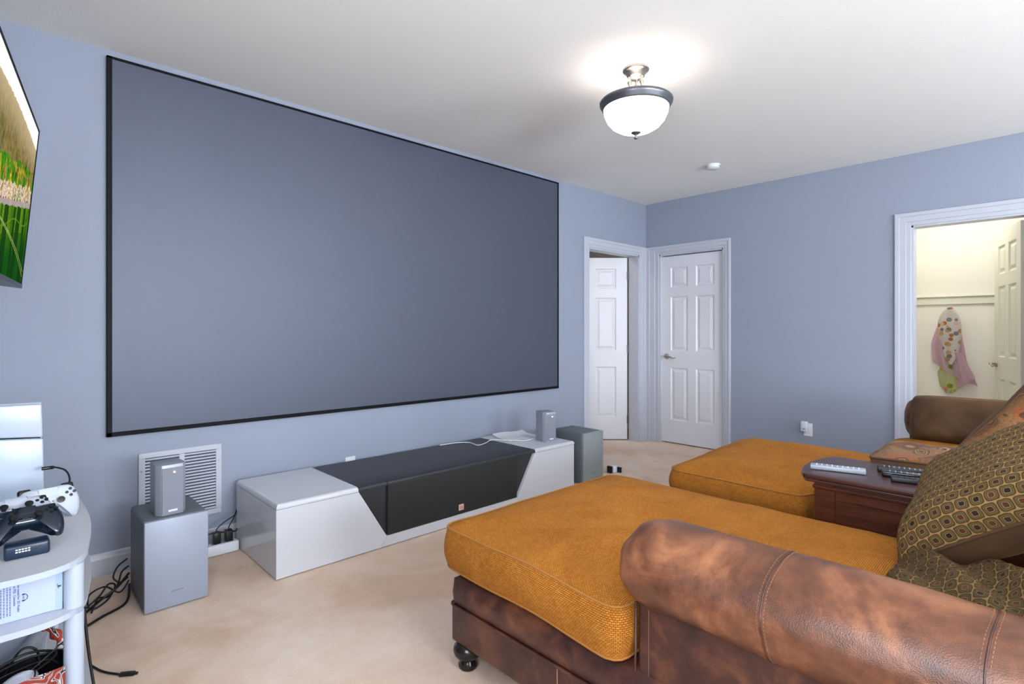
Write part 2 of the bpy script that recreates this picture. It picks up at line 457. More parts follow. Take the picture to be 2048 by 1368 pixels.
def box_cushion(poly, centre, z0, z1, crown=0.03, bulge=0.015, rings=22, wr=0.004, wscale=5, rot=None, edge=0.02, seed=0, sag=None):
    """boxed cushion over a star-shaped outline: bulged side, crowned top, UVs in metres. returns bm, top outline, bottom outline"""
    bm = bmesh.new(); uvl = bm.loops.layers.uv.new('UVMap')
    C = Vector(centre); n = len(poly)
    arr = np.array([[p.x, p.y] for p in poly])
    segA = arr; segB = np.roll(arr, -1, 0); AB = segB - segA; L2 = (AB ** 2).sum(1) + 1e-12
    def dist(q):
        q = np.array(q); t = np.clip(((q - segA) * AB).sum(1) / L2, 0, 1)
        return float(np.sqrt((((segA + AB * t[:, None]) - q) ** 2).sum(1)).min())
    nrm = []
    for i in range(n):
        d = poly[(i + 1) % n] - poly[i - 1]; v = Vector((d.y, -d.x)).normalized(); nrm.append(v)
    area2 = sum(poly[i].x * poly[(i + 1) % n].y - poly[(i + 1) % n].x * poly[i].y for i in range(n))
    if area2 < 0: nrm = [-v for v in nrm]
    arc = [0]
    for i in range(n): arc.append(arc[-1] + (poly[(i + 1) % n] - poly[i]).length)
    def zoff(x, y): return sag(x, y) if sag else 0
    side = []; NS = 8
    for k in range(NS + 1):
        t = k / NS; ring = []
        for i in range(n):
            b = bulge * math.sin(PI * t) + 0.003 * noise.noise(Vector((poly[i].x * 9 + seed, poly[i].y * 9, t * 2)))
            q = poly[i] + nrm[i] * b
            z = z0 + (z1 - z0) * t + zoff(q.x, q.y) + 0.003 * noise.noise(Vector((poly[i].x * 4 + seed, poly[i].y * 4, 3)))
            ring.append(bm.verts.new((q.x, q.y, z)))
        side.append(ring)
    for k in range(NS):
        for i in range(n):
            j = (i + 1) % n
            f = bm.faces.new((side[k][i], side[k][j], side[k + 1][j], side[k + 1][i]))
            zz = [(k / NS), (k / NS), (k + 1) / NS, (k + 1) / NS]; aa = [arc[i], arc[i + 1], arc[i + 1], arc[i]]
            for lp, a, z in zip(f.loops, aa, zz): lp[uvl].uv = (a, z * (z1 - z0))
    def cap(base_ring, zbase, cr, sgn):
        prev = base_ring
        for k in range(1, rings + 1):
            s = 1 - (k / rings) ** 0.9
            if k == rings:
                q = C; d = dist((q.x, q.y))
                z = zbase + zoff(q.x, q.y) + sgn * cr * (1 - math.exp(-d / 0.09))
                cv = bm.verts.new((q.x, q.y, z))
                for i in range(n):
                    f = bm.faces.new((prev[i], prev[(i + 1) % n], cv))
                    for lp in f.loops: lp[uvl].uv = (lp.vert.co.x, lp.vert.co.y)
                break
            ring = []
            for i in range(n):
                q = C + (poly[i] - C) * s; d = dist((q.x, q.y))
                z = zbase + zoff(q.x, q.y) + sgn * cr * (1 - math.exp(-d / 0.09))
                if sgn > 0:
                    z += wr * noise.fractal(Vector((q.x * wscale + seed, q.y * wscale, seed)), 1.0, 2.0, 3) * min(1, d / 0.05)
                ring.append(bm.verts.new((q.x, q.y, z)))
            for i in range(n):
                f = bm.faces.new((prev[i], prev[(i + 1) % n], ring[(i + 1) % n], ring[i]))
                for lp in f.loops: lp[uvl].uv = (lp.vert.co.x, lp.vert.co.y)
            prev = ring
    top = [v.co.copy() for v in side[-1]]; bot = [v.co.copy() for v in side[0]]
    cap(side[-1], z1, crown, 1); cap(side[0], z0, crown * 0.3, -1)
    return bm, top, bot

def pillow(C1, e1, e2, L1, L2, T, seed=0, wr=0.01, wscale=6, boxed=0.0, N=36, pinch=0.10, sharp=0.5, folds=None, corner=0.06):
    """knife-edge pillow. C1 corner, e1/e2 rough edge directions. returns (bm, seam points); material 0 = face on +normal, 1 = back"""
    e1 = Vector(e1).normalized(); nn = e1.cross(Vector(e2)).normalized(); e2 = nn.cross(e1).normalized()
    O = Vector(C1) + e1 * L1 / 2 + e2 * L2 / 2
    bm = bmesh.new(); uvl = bm.loops.layers.uv.new('UVMap')
    def shp(u, v):
        px = u * (1 - pinch * (1 - v * v) * abs(u) ** 3); py = v * (1 - pinch * (1 - u * u) * abs(v) ** 3)
        cc_ = 1 - corner * (u * v) ** 4
        px *= cc_; py *= cc_
        h = max(0, (1 - u ** 4)) ** sharp * max(0, (1 - v ** 4)) ** sharp
        return px * L1 / 2, py * L2 / 2, h
    sides = []
    for s in (1, -1):
        g = []
        for i in range(N + 1):
            row = []
            for j in range(N + 1):
                u = math.sin((2 * i / N - 1) * PI / 2); v = math.sin((2 * j / N - 1) * PI / 2)
                x, y, h = shp(u, v)
                q = Vector((x * wscale + seed * 3.1, y * wscale, s * 2 + seed))
                d = s * (T / 2 * h + boxed * 0.5) + s * wr * noise.fractal(q, 1.0, 2.0, 3) * min(1, h * 2)
                if folds: d += s * folds(x, y) * min(1, h * 2)
                sag = 0.25 * wr * noise.noise(Vector((x * 4 + seed, y * 4, 9)))
                row.append(bm.verts.new(O + e1 * x + e2 * y + nn * (d + sag)))
            g.append(row)
        sides.append(g)
        UA = [[0.0] * (N + 1) for _ in range(N + 1)]; VA = [[0.0] * (N + 1) for _ in range(N + 1)]
        for j in range(N + 1):
            for i in range(1, N + 1): UA[i][j] = UA[i - 1][j] + (g[i][j].co - g[i - 1][j].co).length
            m_ = UA[N // 2][j]
            for i in range(N + 1): UA[i][j] -= m_
        for i in range(N + 1):
            for j in range(1, N + 1): VA[i][j] = VA[i][j - 1] + (g[i][j].co - g[i][j - 1].co).length
            m_ = VA[i][N // 2]
            for j in range(N + 1): VA[i][j] -= m_
        for i in range(N):
            for j in range(N):
                vs = (g[i][j], g[i + 1][j], g[i + 1][j + 1], g[i][j + 1])
                f = bm.faces.new(vs); f.material_index = 0 if s == 1 else 1
                for lp, (a, b) in zip(f.loops, ((i, j), (i + 1, j), (i + 1, j + 1), (i, j + 1))):
                    lp[uvl].uv = (UA[a][b], VA[a][b])     # arc length keeps the print's size
    G, H = sides
    border = [(i, 0) for i in range(N)] + [(N, j) for j in range(N)] + [(i, N) for i in range(N, 0, -1)] + [(0, j) for j in range(N, 0, -1)]
    seamF = [G[i][j] for i, j in border]; seamB = [H[i][j] for i, j in border]
    sf = [v.co.copy() for v in seamF]; sb = [v.co.copy() for v in seamB]
    for k in range(len(border)):
        l = (k + 1) % len(border)
        try:
            f = bm.faces.new((seamF[k], seamF[l], seamB[l], seamB[k])); f.material_index = 1
            for lp in f.loops: lp[uvl].uv = (k * .01, 0)
        except ValueError: pass
    bmesh.ops.remove_doubles(bm, verts=bm.verts, dist=0.00005)
    return bm, sf, sb
def dedupe(pts, d=0.004):
    out = [pts[0]]
    for p in pts[1:]:
        if (p - out[-1]).length > d: out.append(p)
    return out

# ------------------------------------------------------------------ the room
XW, YW, ZC = 5.23, 3.34, 2.60
XL, YB = -0.45, -3.0
def rects_wall(axis, a, b, rects):
    """wall slab between planes a..b on an axis, made of rectangles (u0,u1,z0,z1)"""
    bm = bmesh.new()
    for u0, u1, z0, z1 in rects:
        if axis == 'y': box(bm, u0, u1, a, b, z0, z1)
        else: box(bm, a, b, u0, u1, z0, z1)
    return bm
# carpet runs on through the doorways
fl = Bx(XL - .12, 8.0, YB - .12, 5.6, -0.1, 0)
setting('floor', fl, 'carpet')
setting('ceiling', Bx(XL - .12, 8.0, YB - .12, 5.6, ZC, ZC + .1), 'ceiling')
D1 = (4.217, 5.095, 2.03)
setting('wall_front', rects_wall('y', YW, YW + .12, [(XL - .12, D1[0], 0, ZC), (D1[0], D1[1], D1[2], ZC), (D1[1], XW, 0, ZC)]), 'wall')
D2 = (2.455, 3.176, 2.03); D3 = (0.27, 0.934, 2.035)
setting('wall_right', rects_wall('x', XW, XW + .12, [(D2[1], YW + .12, 0, ZC), (D2[0], D2[1], D2[2], ZC), (D3[1], D2[0], 0, ZC), (D3[0], D3[1], D3[2], ZC), (YB, D3[0], 0, ZC)]), 'wall')
wL = (-0.62, 0.62, 0.85, 2.15)
setting('wall_left', rects_wall('x', XL - .12, XL, [(YB, wL[0], 0, ZC), (wL[0], wL[1], 0, wL[2]), (wL[0], wL[1], wL[3], ZC), (wL[1], YW, 0, ZC)]), 'wall')
setting('wall_back', rects_wall('y', YB - .12, YB, [(XL - .12, .4, 0, ZC), (.4, 1.9, 0, .82), (.4, 1.9, 2.18, ZC), (1.9, 2.8, 0, ZC), (2.8, 4.3, 0, .82), (2.8, 4.3, 2.18, ZC), (4.3, XW + .12, 0, ZC)]), 'wall')
# windows behind the camera: simple sashes
def window(name, u0, u1, z0, z1, axis):
    bm = bmesh.new(); t = .045
    def b(a0, a1, c0, c1):
        if axis == 'y': box(bm, a0, a1, YB - .10, YB - .05, c0, c1)
        else: box(bm, XL - .10, XL - .05, a0, a1, c0, c1)
    b(u0, u1, z0, z0 + t); b(u0, u1, z1 - t, z1); b(u0, u0 + t, z0, z1); b(u1 - t, u1, z0, z1); b(u0, u1, (z0 + z1) / 2 - t / 2, (z0 + z1) / 2 + t / 2)
    o = setting(name, bm, 'white_trim')
    if axis == 'y': pb = Bx(u0 + t, u1 - t, YB - .078, YB - .074, z0 + t, z1 - t)
    else: pb = Bx(XL - .078, XL - .074, u0 + t, u1 - t, z0 + t, z1 - t)
    obj('pane', pb, 'window_glass', o)
window('window_1', .4, 1.9, .82, 2.18, 'y'); window('window_2', 2.8, 4.3, .82, 2.18, 'y'); window('window_3', wL[0], wL[1], wL[2], wL[3], 'x')
# hall behind the left doorway
setting('wall_hall', rects_wall('x', 6.6, 6.72, [(YW + .12, 5.5, 0, ZC)]), 'hall_wall')
bm = rects_wall('y', 5.3, 5.42, [(3.2, 6.72, 0, ZC)]); box(bm, 3.08, 3.2, YW + .12, 5.42, 0, ZC)
setting('wall_hall_back', bm, 'hall_wall')
# closet behind the right doorway
CX = 6.75
bm = rects_wall('x', CX, CX + .1, [(-.5, 1.6, 0, ZC)]); box(bm, XW + .12, CX, 1.5, 1.6, 0, ZC); box(bm, XW + .12, CX, -.5, -.4, 0, ZC)
setting('wall_closet', bm, 'cream_wall')
bm = bmesh.new(); box(bm, CX - .019, CX, -.4, 1.5, 1.463, 1.534, .003, 1); box(bm, CX - .034, CX, -.4, 1.5, 1.534, 1.548, .003, 1)
setting('trim_4', bm, 'cream_door')
# the dark cut between the two rooms beyond door 2
setting('wall_utility', Bx(6.0, 6.1, 1.6, YW + .12, 0, ZC), 'hall_wall')

def baseboard(name, segs):
    for i, (axis, p, a, b, sgn) in enumerate(segs):
        prof = [(0, 0), (.014, 0), (.014, .082), (.010, .092), (.008, .104), (.003, .110), (0, .110)]
        pts = [(p + sgn * u, z) for u, z in prof]
        bm = bmesh.new()
        prism(bm, pts, a, b, 'y' if axis == 'x' else 'x')
        setting(name if i == 0 else name, bm, 'white_trim')
baseboard('baseboard_front', [('y', YW, XL, 4.13, -1)])
baseboard('baseboard_right', [('x', XW, 1.04, 2.378, -1)])
baseboard('baseboard_left', [('x', XL, YB, YW, 1)])

def casing(name, axis, p, sgn, u0, u1, zt, wd=.09, w_left=None, w_right=None):
    """door casing: three profiled boards round an opening, plus the jamb lining"""
    bm = bmesh.new()
    wl = w_left if w_left is not None else wd; wr = w_right if w_right is not None else wd
    steps = [(0.0, .30, .008), (.30, .72, .014), (.72, 1.0, .020)]
    for f0, f1, th in steps:
        def b(a0, a1, z0, z1):
            lo, hi = min(p, p + sgn * th), max(p, p + sgn * th)
            if axis == 'y': box(bm, a0, a1, lo, hi, z0, z1, .0025, 1)
            else: box(bm, lo, hi, a0, a1, z0, z1, .0025, 1)
        b(u0 - wl * f1, u0 - wl * f0 + .002, 0, zt + wd * f1)
        b(u1 + wr * f0 - .002, u1 + wr * f1, 0, zt + wd * f1)
        b(u0 - wl * f0, u1 + wr * f0, zt + wd * f0 - .002, zt + wd * f1)
    # jamb lining and stop through the wall's thickness
    q0, q1 = (p, p - sgn * .12)
    lo, hi = min(q0, q1), max(q0, q1)
    def j(a0, a1, z0, z1, l=lo, h=hi):
        if axis == 'y': box(bm, a0, a1, l, h, z0, z1)
        else: box(bm, l, h, a0, a1, z0, z1)
    j(u0, u0 + .015, 0, zt); j(u1 - .015, u1, 0, zt); j(u0, u1, zt - .015, zt)
    return setting(name, bm, 'white_trim')
casing('trim_1', 'y', YW, -1, D1[0], D1[1], D1[2], .092, .085, .118)
casing('trim_2', 'x', XW, -1, D2[0], D2[1], D2[2], .09, .076, .150)
casing('trim_3', 'x', XW, -1, D3[0], D3[1], D3[2], .10, .1, .105)

def door(name, w, h, mat, loc, rotz, handle_side, handle_faces=(-1,), hinges=False):
    """six-panel door; local x = width from the hinge, y = thickness, z = up"""
    root = bpy.data.objects.new(name, None); COL.objects.link(root); root.location = loc; root.rotation_euler = (0, 0, rotz)
    root['kind'] = 'structure'
    st = .115 * w / .76; mid = .10 * w / .76; T = .035
    xs = [st, (w - mid) / 2, (w + mid) / 2, w - st]
    zs = [(.24, .80), (.98, 1.56), (1.66, h - .12)]
    bm = bmesh.new()
    box(bm, 0, st, -T / 2, T / 2, 0, h); box(bm, w - st, w, -T / 2, T / 2, 0, h)
    zr = [(0, .24), (.80, .98), (1.56, 1.66), (h - .12, h)]
    for a, b in zr: box(bm, st, w - st, -T / 2, T / 2, a, b)
    for a, b in zs: box(bm, xs[1], xs[2], -T / 2, T / 2, a, b)
    obj('door_frame', bm, mat, root, local=True)
    for a, b in zs:
        for x0, x1 in ((xs[0], xs[1]), (xs[2], xs[3])):
            pb = bmesh.new()
            for s in (-1, 1):
                def ring(i, d): return [pb.verts.new((x, s * d, z)) for x, z in ((x0 + i, a + i), (x1 - i, a + i), (x1 - i, b - i), (x0 + i, b - i))]
                R = [ring(0, T / 2 - .0005), ring(.010, T / 2 - .011), ring(.020, T / 2 - .012), ring(.045, T / 2 - .003)]
                for p, q in zip(R, R[1:]):
                    for k in range(4): pb.faces.new((p[k], p[(k + 1) % 4], q[(k + 1) % 4], q[k]))
                pb.faces.new(R[-1])
            obj('panel', pb, mat, root, local=True)
    hx = w - .06
    for s in handle_faces:
        hb = bmesh.new()
        y = s * T / 2
        lathe(hb, [(0, y), (.030, y), (.030, y + s * .006), (.024, y + s * .012), (.011, y + s * .016), (.011, y + s * .045), (0, y + s * .047)], (hx, 0, .92), 20, 'y')
        pts = smooth_path([(hx, y + s * .045, .92), (hx - .03, y + s * .05, .925), (hx - .07, y + s * .05, .915), (hx - .10, y + s * .048, .902), (hx - .125, y + s * .045, .912)], 6)
        tube(hb, pts, [.009 - .004 * i / len(pts) for i in range(len(pts))], 10)
        obj('handle', hb, 'nickel', root, smooth=True, local=True, label='brushed nickel lever handle')
    if hinges:
        for z in (.22, 1.0, 1.80):
            hb = bmesh.new(); s = -1 if hinges < 0 else 1
            lathe(hb, [(0, z - .045), (.007, z - .045), (.007, z + .045), (0, z + .045)], (-.004, s * (T / 2 + .004), 0), 10)
            box(hb, -.002, .002, -T / 2, T / 2, z - .045, z + .045)
            obj('hinge', hb, 'dark_nickel', root, smooth=True, local=True, label='dark metal hinge', auto=40)
    return root
# door 1 stands open into the hall; door 2 is closed; door 3 swings into the closet
door('door_1', .80, 2.00, 'white_door', (5.075, 3.485, .012), math.radians(136.4), 1, (1, -1), hinges=1)
door('door_2', .70, 1.995, 'white_door', (XW + .055, D2[0] + .008, .012), math.radians(90), 1, (1,))
door('door_3', .69, 2.01, 'cream_door', (5.485, .30, .012), math.radians(16.8), 1, (1, -1))

# ------------------------------------------------------------------ projection screen on the wall
SX0, SX1, SZ0, SZ1 = .403, 3.754, .68, 2.566
root = thing('projection_screen', (2.08, YW, SZ0), 'huge grey projector screen in a thin black frame covering the long wall', 'screen')
ft = .022
bm = bmesh.new()
box(bm, SX0, SX1, YW - .024, YW - .004, SZ0, SZ0 + ft, .002, 1)
for nm, b in (('top', (SX0, SX1, YW - .024, YW - .004, SZ1 - ft * .6, SZ1)), ('l', (SX0, SX0 + ft, YW - .024, YW - .004, SZ0, SZ1)), ('r', (SX1 - ft * .8, SX1, YW - .024, YW - .004, SZ0, SZ1))):
    box(bm, *b, .002, 1)
obj('frame', bm, 'tv_bezel', root)
obj('screen_fabric', Bx(SX0 + .01, SX1 - .01, YW - .020, YW - .008, SZ0 + .01, SZ1 - .008), 'screen', root, label='grey fabric')

# ------------------------------------------------------------------ ceiling lamp
LX, LY = 2.48, 1.645
lamp = thing('ceiling_lamp', (LX, LY, 2.6), 'lit semi-flush ceiling lamp with frosted bowl and grey metal rim', 'lamp')
obj('canopy', La([(0, 2.6), (.068, 2.6), (.070, 2.592), (.064, 2.584), (.052, 2.578), (.046, 2.560), (.030, 2.548), (0, 2.546)], (LX, LY, 0), 40), 'nickel', lamp, smooth=True, auto=50)
prof = [(.004, 2.560), (.010, 2.55), (.006, 2.542), (.012, 2.53), (.012, 2.522), (.006, 2.512), (.006, 2.475), (.011, 2.468), (.006, 2.46), (.005, 2.40)]
for k in range(3):
    a = 2 * PI * k / 3 + .5
    obj('support_rod', La(prof, (LX + .036 * math.cos(a), LY + .036 * math.sin(a), 0), 14), 'nickel', lamp, smooth=True)
obj('rim', La([(.165, 2.432), (.186, 2.432), (.192, 2.425), (.190, 2.412), (.182, 2.405), (.180, 2.395), (.172, 2.388), (.165, 2.392), (.160, 2.42), (.165, 2.432)], (LX, LY, 0), 64), 'dark_nickel', lamp, smooth=True, auto=60)
bm = La([(.164, 2.405), (.170, 2.385), (.166, 2.36), (.150, 2.325), (.125, 2.297), (.09, 2.276), (.05, 2.265), (.012, 2.262), (.012, 2.268), (.05, 2.271), (.088, 2.282), (.121, 2.302), (.145, 2.329), (.160, 2.362), (.164, 2.385), (.158, 2.405)], (LX, LY, 0), 64)
bm.faces.ensure_lookup_table()
for k_, f_ in enumerate(bm.faces): f_.material_index = 0 if k_ < 7 * 64 else 1
obj('glass_bowl', bm, ['lamp_glass', 'lamp_glass_inner'], lamp, smooth=True, label='glowing frosted glass bowl')
obj('finial', La([(0, 2.272), (.024, 2.268), (.026, 2.262), (.018, 2.256), (.008, 2.252), (.007, 2.243), (.010, 2.238), (.009, 2.230), (0, 2.226)], (LX, LY, 0), 24), 'dark_nickel', lamp, smooth=True)

sm = thing('smoke_detector', (4.376, 2.145, 2.6), 'small round white smoke detector on the ceiling', 'smoke detector')
obj('mounting_base', La([(0, 2.6), (.058, 2.6), (.058, 2.59), (0, 2.59)], (4.376, 2.145, 0), 32), 'plastic_white', sm, smooth=True, auto=40)
obj('cover', La([(.052, 2.59), (.050, 2.574), (.040, 2.566), (0, 2.564)], (4.376, 2.145, 0), 32), 'plastic_white', sm, smooth=True, auto=40)

# ------------------------------------------------------------------ return-air grille
VX0, VX1, VZ0, VZ1 = .537, .925, .19, .575
v = thing('wall_vent', (.73, YW, VZ0), 'white louvred return air grille low on the wall behind the left speaker', 'vent')
bm = bmesh.new(); y1 = YW; y0 = YW - .008; fw = .028; mx = (VX0 + VX1) / 2
box(bm, VX0, VX1, y0, y1, VZ0, VZ0 + fw, .002, 1); box(bm, VX0, VX1, y0, y1, VZ1 - fw, VZ1, .002, 1)
box(bm, VX0, VX0 + fw, y0, y1, VZ0 + fw, VZ1 - fw); box(bm, VX1 - fw, VX1, y0, y1, VZ0 + fw, VZ1 - fw)
box(bm, mx - .012, mx + .012, y0, y1, VZ0 + fw, VZ1 - fw)
obj('vent_frame', bm, 'white_trim', v)
obj('backing', Bx(VX0 + .01, VX1 - .01, YW - .0015, YW - .0005, VZ0 + .01, VZ1 - .01), 'slat_dark', v)
ns = 20; pitch = (VZ1 - VZ0 - 2 * fw) / ns; smesh = {}
for c, (a, b) in enumerate(((VX0 + fw, mx - .012), (mx + .012, VX1 - fw))):
    for k in range(ns):
        z = VZ0 + fw + (k + .5) * pitch
        if c not in smesh:
            sb = bmesh.new(); hw = (b - a) / 2
            prism(sb, [(-.0015, pitch * .22), (-.0080, -pitch * .20), (-.0068, -pitch * .26), (.0, pitch * .16)], -hw, hw, 'x')
            for vv in sb.verts: pass
            o = obj('slat', sb, 'white_trim', v, local=True); smesh[c] = o.data
        else:
            o = bpy.data.objects.new('slat', smesh[c]); COL.objects.link(o); o.parent = v
        o.location = Vector(((a + b) / 2, YW - .0, z)) - v.location
for i, (sx, sz) in enumerate(((VX0 + .012, (VZ0 + VZ1) / 2 + .1), (VX1 - .012, (VZ0 + VZ1) / 2 + .1))):
    obj('screw', La([(0, y0 - .002), (.004, y0 - .002), (.005, y0), (0, y0)], (sx, 0, sz), 10, 'y'), 'nickel', v)

# wall sockets
def socket_plate(name, axis, c, label, sgn):
    u, z = c
    r = thing(name, (u, YW, z) if axis == 'y' else (XW, u, z), label, 'socket')
    def b(u0, u1, d0, d1, z0, z1, bev=.0015):
        if axis == 'y': return Bx(u0, u1, YW - d1, YW - d0, z0, z1, bev, 2)
        return Bx(XW - d1, XW - d0, u0, u1, z0, z1, bev, 2)
    obj('cover_plate', b(u - .035, u + .035, 0, .006, z - .057, z + .057), 'plastic_white', r)
    for dz in (-.02, .02): obj('receptacle', b(u - .016, u + .016, .005, .008, z + dz - .013, z + dz + .013), 'plastic_white', r)
    return r
socket_plate('wall_socket', 'y', (1.704, .318), 'small white wall socket just above the black top of the media console', 1)
socket_plate('wall_socket', 'x', (1.68, .33), 'white wall socket low on the far wall between door and closet', 1)
bm = Bx(XW - .05, XW - .0085, 1.678, 1.728, .318, .405, .006, 3)
nl = thing('night_light', (XW - .03, 1.70, .32), 'white plug-in night light in the far wall socket', 'night light')
obj('housing', bm, 'plastic_white', nl, smooth=True, auto=40)
obj('sensor_slot', Bx(XW - .052, XW - .0495, 1.690, 1.715, .338, .344), 'dark_nickel', nl, label='grey curved slot')

# ------------------------------------------------------------------ media console
cy0, cy1, cz = 2.68, 3.27, .368
con = thing('media_console', (2.096, 2.975, 0), 'long low glossy white media console with a black speaker cloth centre under the screen', 'media console')
XM = 2.0955
def mir(pts): return [(2 * XM - x, z) for x, z in pts][::-1]
def white_end(m):
    # the panel, its slanted inner edge, and the rounded top edge
    body = [(.985, .006), (1.553, .006), (1.588, .062), (1.418, .340), (.985, .340)]
    top = [(.985, .343), (1.416, .343), (1.412, cz), (.985, cz)]
    if m: body, top = mir(body), mir(top)
    bm = Pr(body, cy0, cy1, 'y')
    o = obj('side_cabinet', bm, 'gloss_white', con)
    tb = bmesh.new()
    prism(tb, top, cy0 - .004, cy1, 'y')
    es = [e for e in tb.edges if all(abs(vv.co.y - (cy0 - .004)) < 1e-5 and abs(vv.co.z - cz) < 1e-5 for vv in e.verts)]
    es += [e for e in tb.edges if all(abs(vv.co.z - cz) < 1e-5 for vv in e.verts) and all(abs(vv.co.x - (.985 if not m else 2 * XM - .985)) < 1e-5 for vv in e.verts)]
    bmesh.ops.bevel(tb, geom=es, offset=.018, segments=5, profile=.5, affect='EDGES')
    obj('lid', tb, 'gloss_white', con, smooth=True, auto=30)
white_end(False); white_end(True)
obj('plinth', Pr([(1.5555, .006), (2 * XM - 1.5555, .006), (2 * XM - 1.590, .062), (1.590, .062)], cy0, cy1, 'y'), 'gloss_white', con)
# black centre: carcase, sloping wings, cloth front and flap
obj('centre_cabinet', Pr([(1.592, .064), (2 * XM - 1.592, .064), (2 * XM - 1.592, .352), (1.592, .352)], cy0 + .03, cy1, 'y'), 'black_cabinet', con, label='black centre body')
for m in (False, True):
    w = [(1.5915, .068), (1.592, .345), (1.421, .345)]
    if m: w = mir(w)
    obj('wing_panel', Pr(w, cy0 + .014, cy0 + .06, 'y'), 'black_cabinet', con, label='black triangular side panel')
obj('cloth_front', Bx(1.594, 2 * XM - 1.594, cy0 - .004, cy0 + .03, .066, .345, .004, 2), 'grille', con, label='black speaker cloth front')
tb = Bx(1.414, 2 * XM - 1.414, cy0 + .125, cy1, .345, cz - .003, .003, 2)
obj('black_top', tb, 'black_cabinet', con, label='matt black top')
for x0, x1 in ((1.414, 1.590), (1.594, 2 * XM - 1.594), (2 * XM - 1.590, 2 * XM - 1.414)):
    tb = Bx(x0, x1, cy0 - .004, cy0 + .122, .345, cz - .003)
    es = [e for e in tb.edges if all(abs(vv.co.y - (cy0 - .004)) < 1e-5 and abs(vv.co.z - (cz - .003)) < 1e-5 for vv in e.verts)]
    bmesh.ops.bevel(tb, geom=es, offset=.012, segments=4, profile=.5, affect='EDGES')
    obj('front_flap', tb, 'black_cabinet', con, smooth=True, auto=30)
obj('emblem', Bx(2.092, 2.132, cy0 - .006, cy0 - .0035, .088, .125, .001, 1), 'logo_pink', con, label='small pink square emblem')
e = con.children[-1] if con.children else None
bm = bmesh.new(); box(bm, 2.098, 2.126, cy0 - .0068, cy0 - .0058, .109, .114); box(bm, 2.098, 2.112, cy0 - .0068, cy0 - .0058, .099, .105); box(bm, 2.115, 2.126, cy0 - .0068, cy0 - .0058, .094, .105)
obj('emblem_print', bm, 'logo_pink2', con)

# ------------------------------------------------------------------ speakers
def subwoofer(x0, x1, y0, y1, h, label, front, rz=0):
    r = thing('subwoofer', ((x0 + x1) / 2, (y0 + y1) / 2, 0), label, 'speaker')
    bm = Bx(x0, x1, y0 + .02, y1, .004, h, .016, 3)
    obj('cabinet', bm, 'sub_side', r, smooth=True, auto=35)
    obj('front_panel', Bx(x0 + .002, x1 - .002, y0, y0 + .026, .006, h - .002, .005, 2), front, r, smooth=True, auto=35, label='silver front panel')
    for dx in (x0 + .03, x1 - .03):
        for dy in (y0 + .05, y1 - .04): obj('foot', La([(0, 0), (.012, 0), (.012, .008), (0, .008)], (dx, dy, 0), 10), 'rubber', r)
    bm = bmesh.new(); cx = (x0 + x1) / 2 + .0
    for k in range(6): box(bm, cx - .022 + k * .008, cx - .017 + k * .008, y0 - .001, y0 + .0005, .072, .0765)
    obj('maker_mark', bm, 'ink_grey', r, label='faint grey lettering')
    return r
subwoofer(.458, .706, 2.732, 3.05, .394, 'grey box subwoofer with pale silver front standing on the carpet under the wall vent', 'sub_front')
subwoofer(3.335, 3.590, 2.69, 3.02, .400, 'grey box subwoofer at the far end of the media console by the doorway', 'sub_front_green')
def satellite(x, y, z, rz, label, led):
    r = thing('satellite_speaker', (x, y, z), label, 'speaker', rot=(0, 0, rz))
    w, d, h = .060, .13, .222
    pts = [(-w + .018, 0), (w - .018, 0), (w, .03), (w - .006, d), (-w + .006, d), (-w, .03)]
    bm = bmesh.new(); prism(bm, pts, 0, h, 'z', .004, 2)
    obj('housing', bm, 'silver', r, smooth=True, auto=35, local=True)
    obj('mesh_front', Bx(-w + .019, w - .019, -.003, .001, .008, h - .014, .001, 1), 'silver_cloth', r, local=True, label='grey mesh front')
    obj('power_light', La([(0, -.007), (.003, -.006), (.0035, -.003), (0, -.003)], (.006, 0, h - .034), 10, 'y'), led, r, local=True, label='small glowing light')
    obj('badge', Bx(-.018, .018, -.005, -.0025, .016, .025, .001, 1), 'white_print', r, local=True, label='white badge')
    return r
satellite(.572, 2.772, .3945, math.radians(4), 'small silver satellite speaker with orange light on top of the left subwoofer', 'led')
satellite(3.055, 2.775, .3685, math.radians(-12), 'small silver satellite speaker on the white far end of the media console', 'led_white')

# papers and cord on the console
def sheet(name, pts4, z, curl, mat, label, cat, th=.0012, N=10):
    bm = bmesh.new(); A, B, C_, D = [Vector((p[0], p[1], 0)) for p in pts4]
    gs = []
    for s in (0, th):
        g = []
        for i in range(N + 1):
            row = []
            for j in range(N + 1):
                u, w = i / N, j / N
                p = (A * (1 - u) + B * u) * (1 - w) + (D * (1 - u) + C_ * u) * w
                row.append(bm.verts.new((p.x, p.y, z + s + curl(u, w))))
            g.append(row)
        gs.append(g)
        for i in range(N):
            for j in range(N): bm.faces.new((g[i][j], g[i + 1][j], g[i + 1][j + 1], g[i][j + 1]))
    for k in range(N):
        for (i0, j0, i1, j1) in ((k, 0, k + 1, 0), (k, N, k + 1, N), (0, k, 0, k + 1), (N, k, N, k + 1)):
            bm.faces.new((gs[0][i0][j0], gs[0][i1][j1], gs[1][i1][j1], gs[1][i0][j0]))
    o = obj(name, bm, mat, smooth=True, auto=40); tag(o, label, cat); return o
sheet('paper_sheet', [(2.83, 2.98), (3.13, 2.95), (3.17, 3.20), (2.86, 3.23)], .3695, lambda u, v: .022 * max(0, v - .55) ** 2 * 4 + .004 * math.sin(6 * u), 'paper', 'white paper lying on the far white end of the console behind the small speaker', 'paper')
o = obj('thin_cord', cable([(2.36, 3.24, .371), (2.50, 3.22, .372), (2.57, 3.16, .372), (2.56, 3.045, .372), (2.66, 3.07, .372), (2.76, 3.105, .374), (2.9, 2.93, .3745), (3.02, 2.93, .3745)], .0035), 'plastic_white', smooth=True)
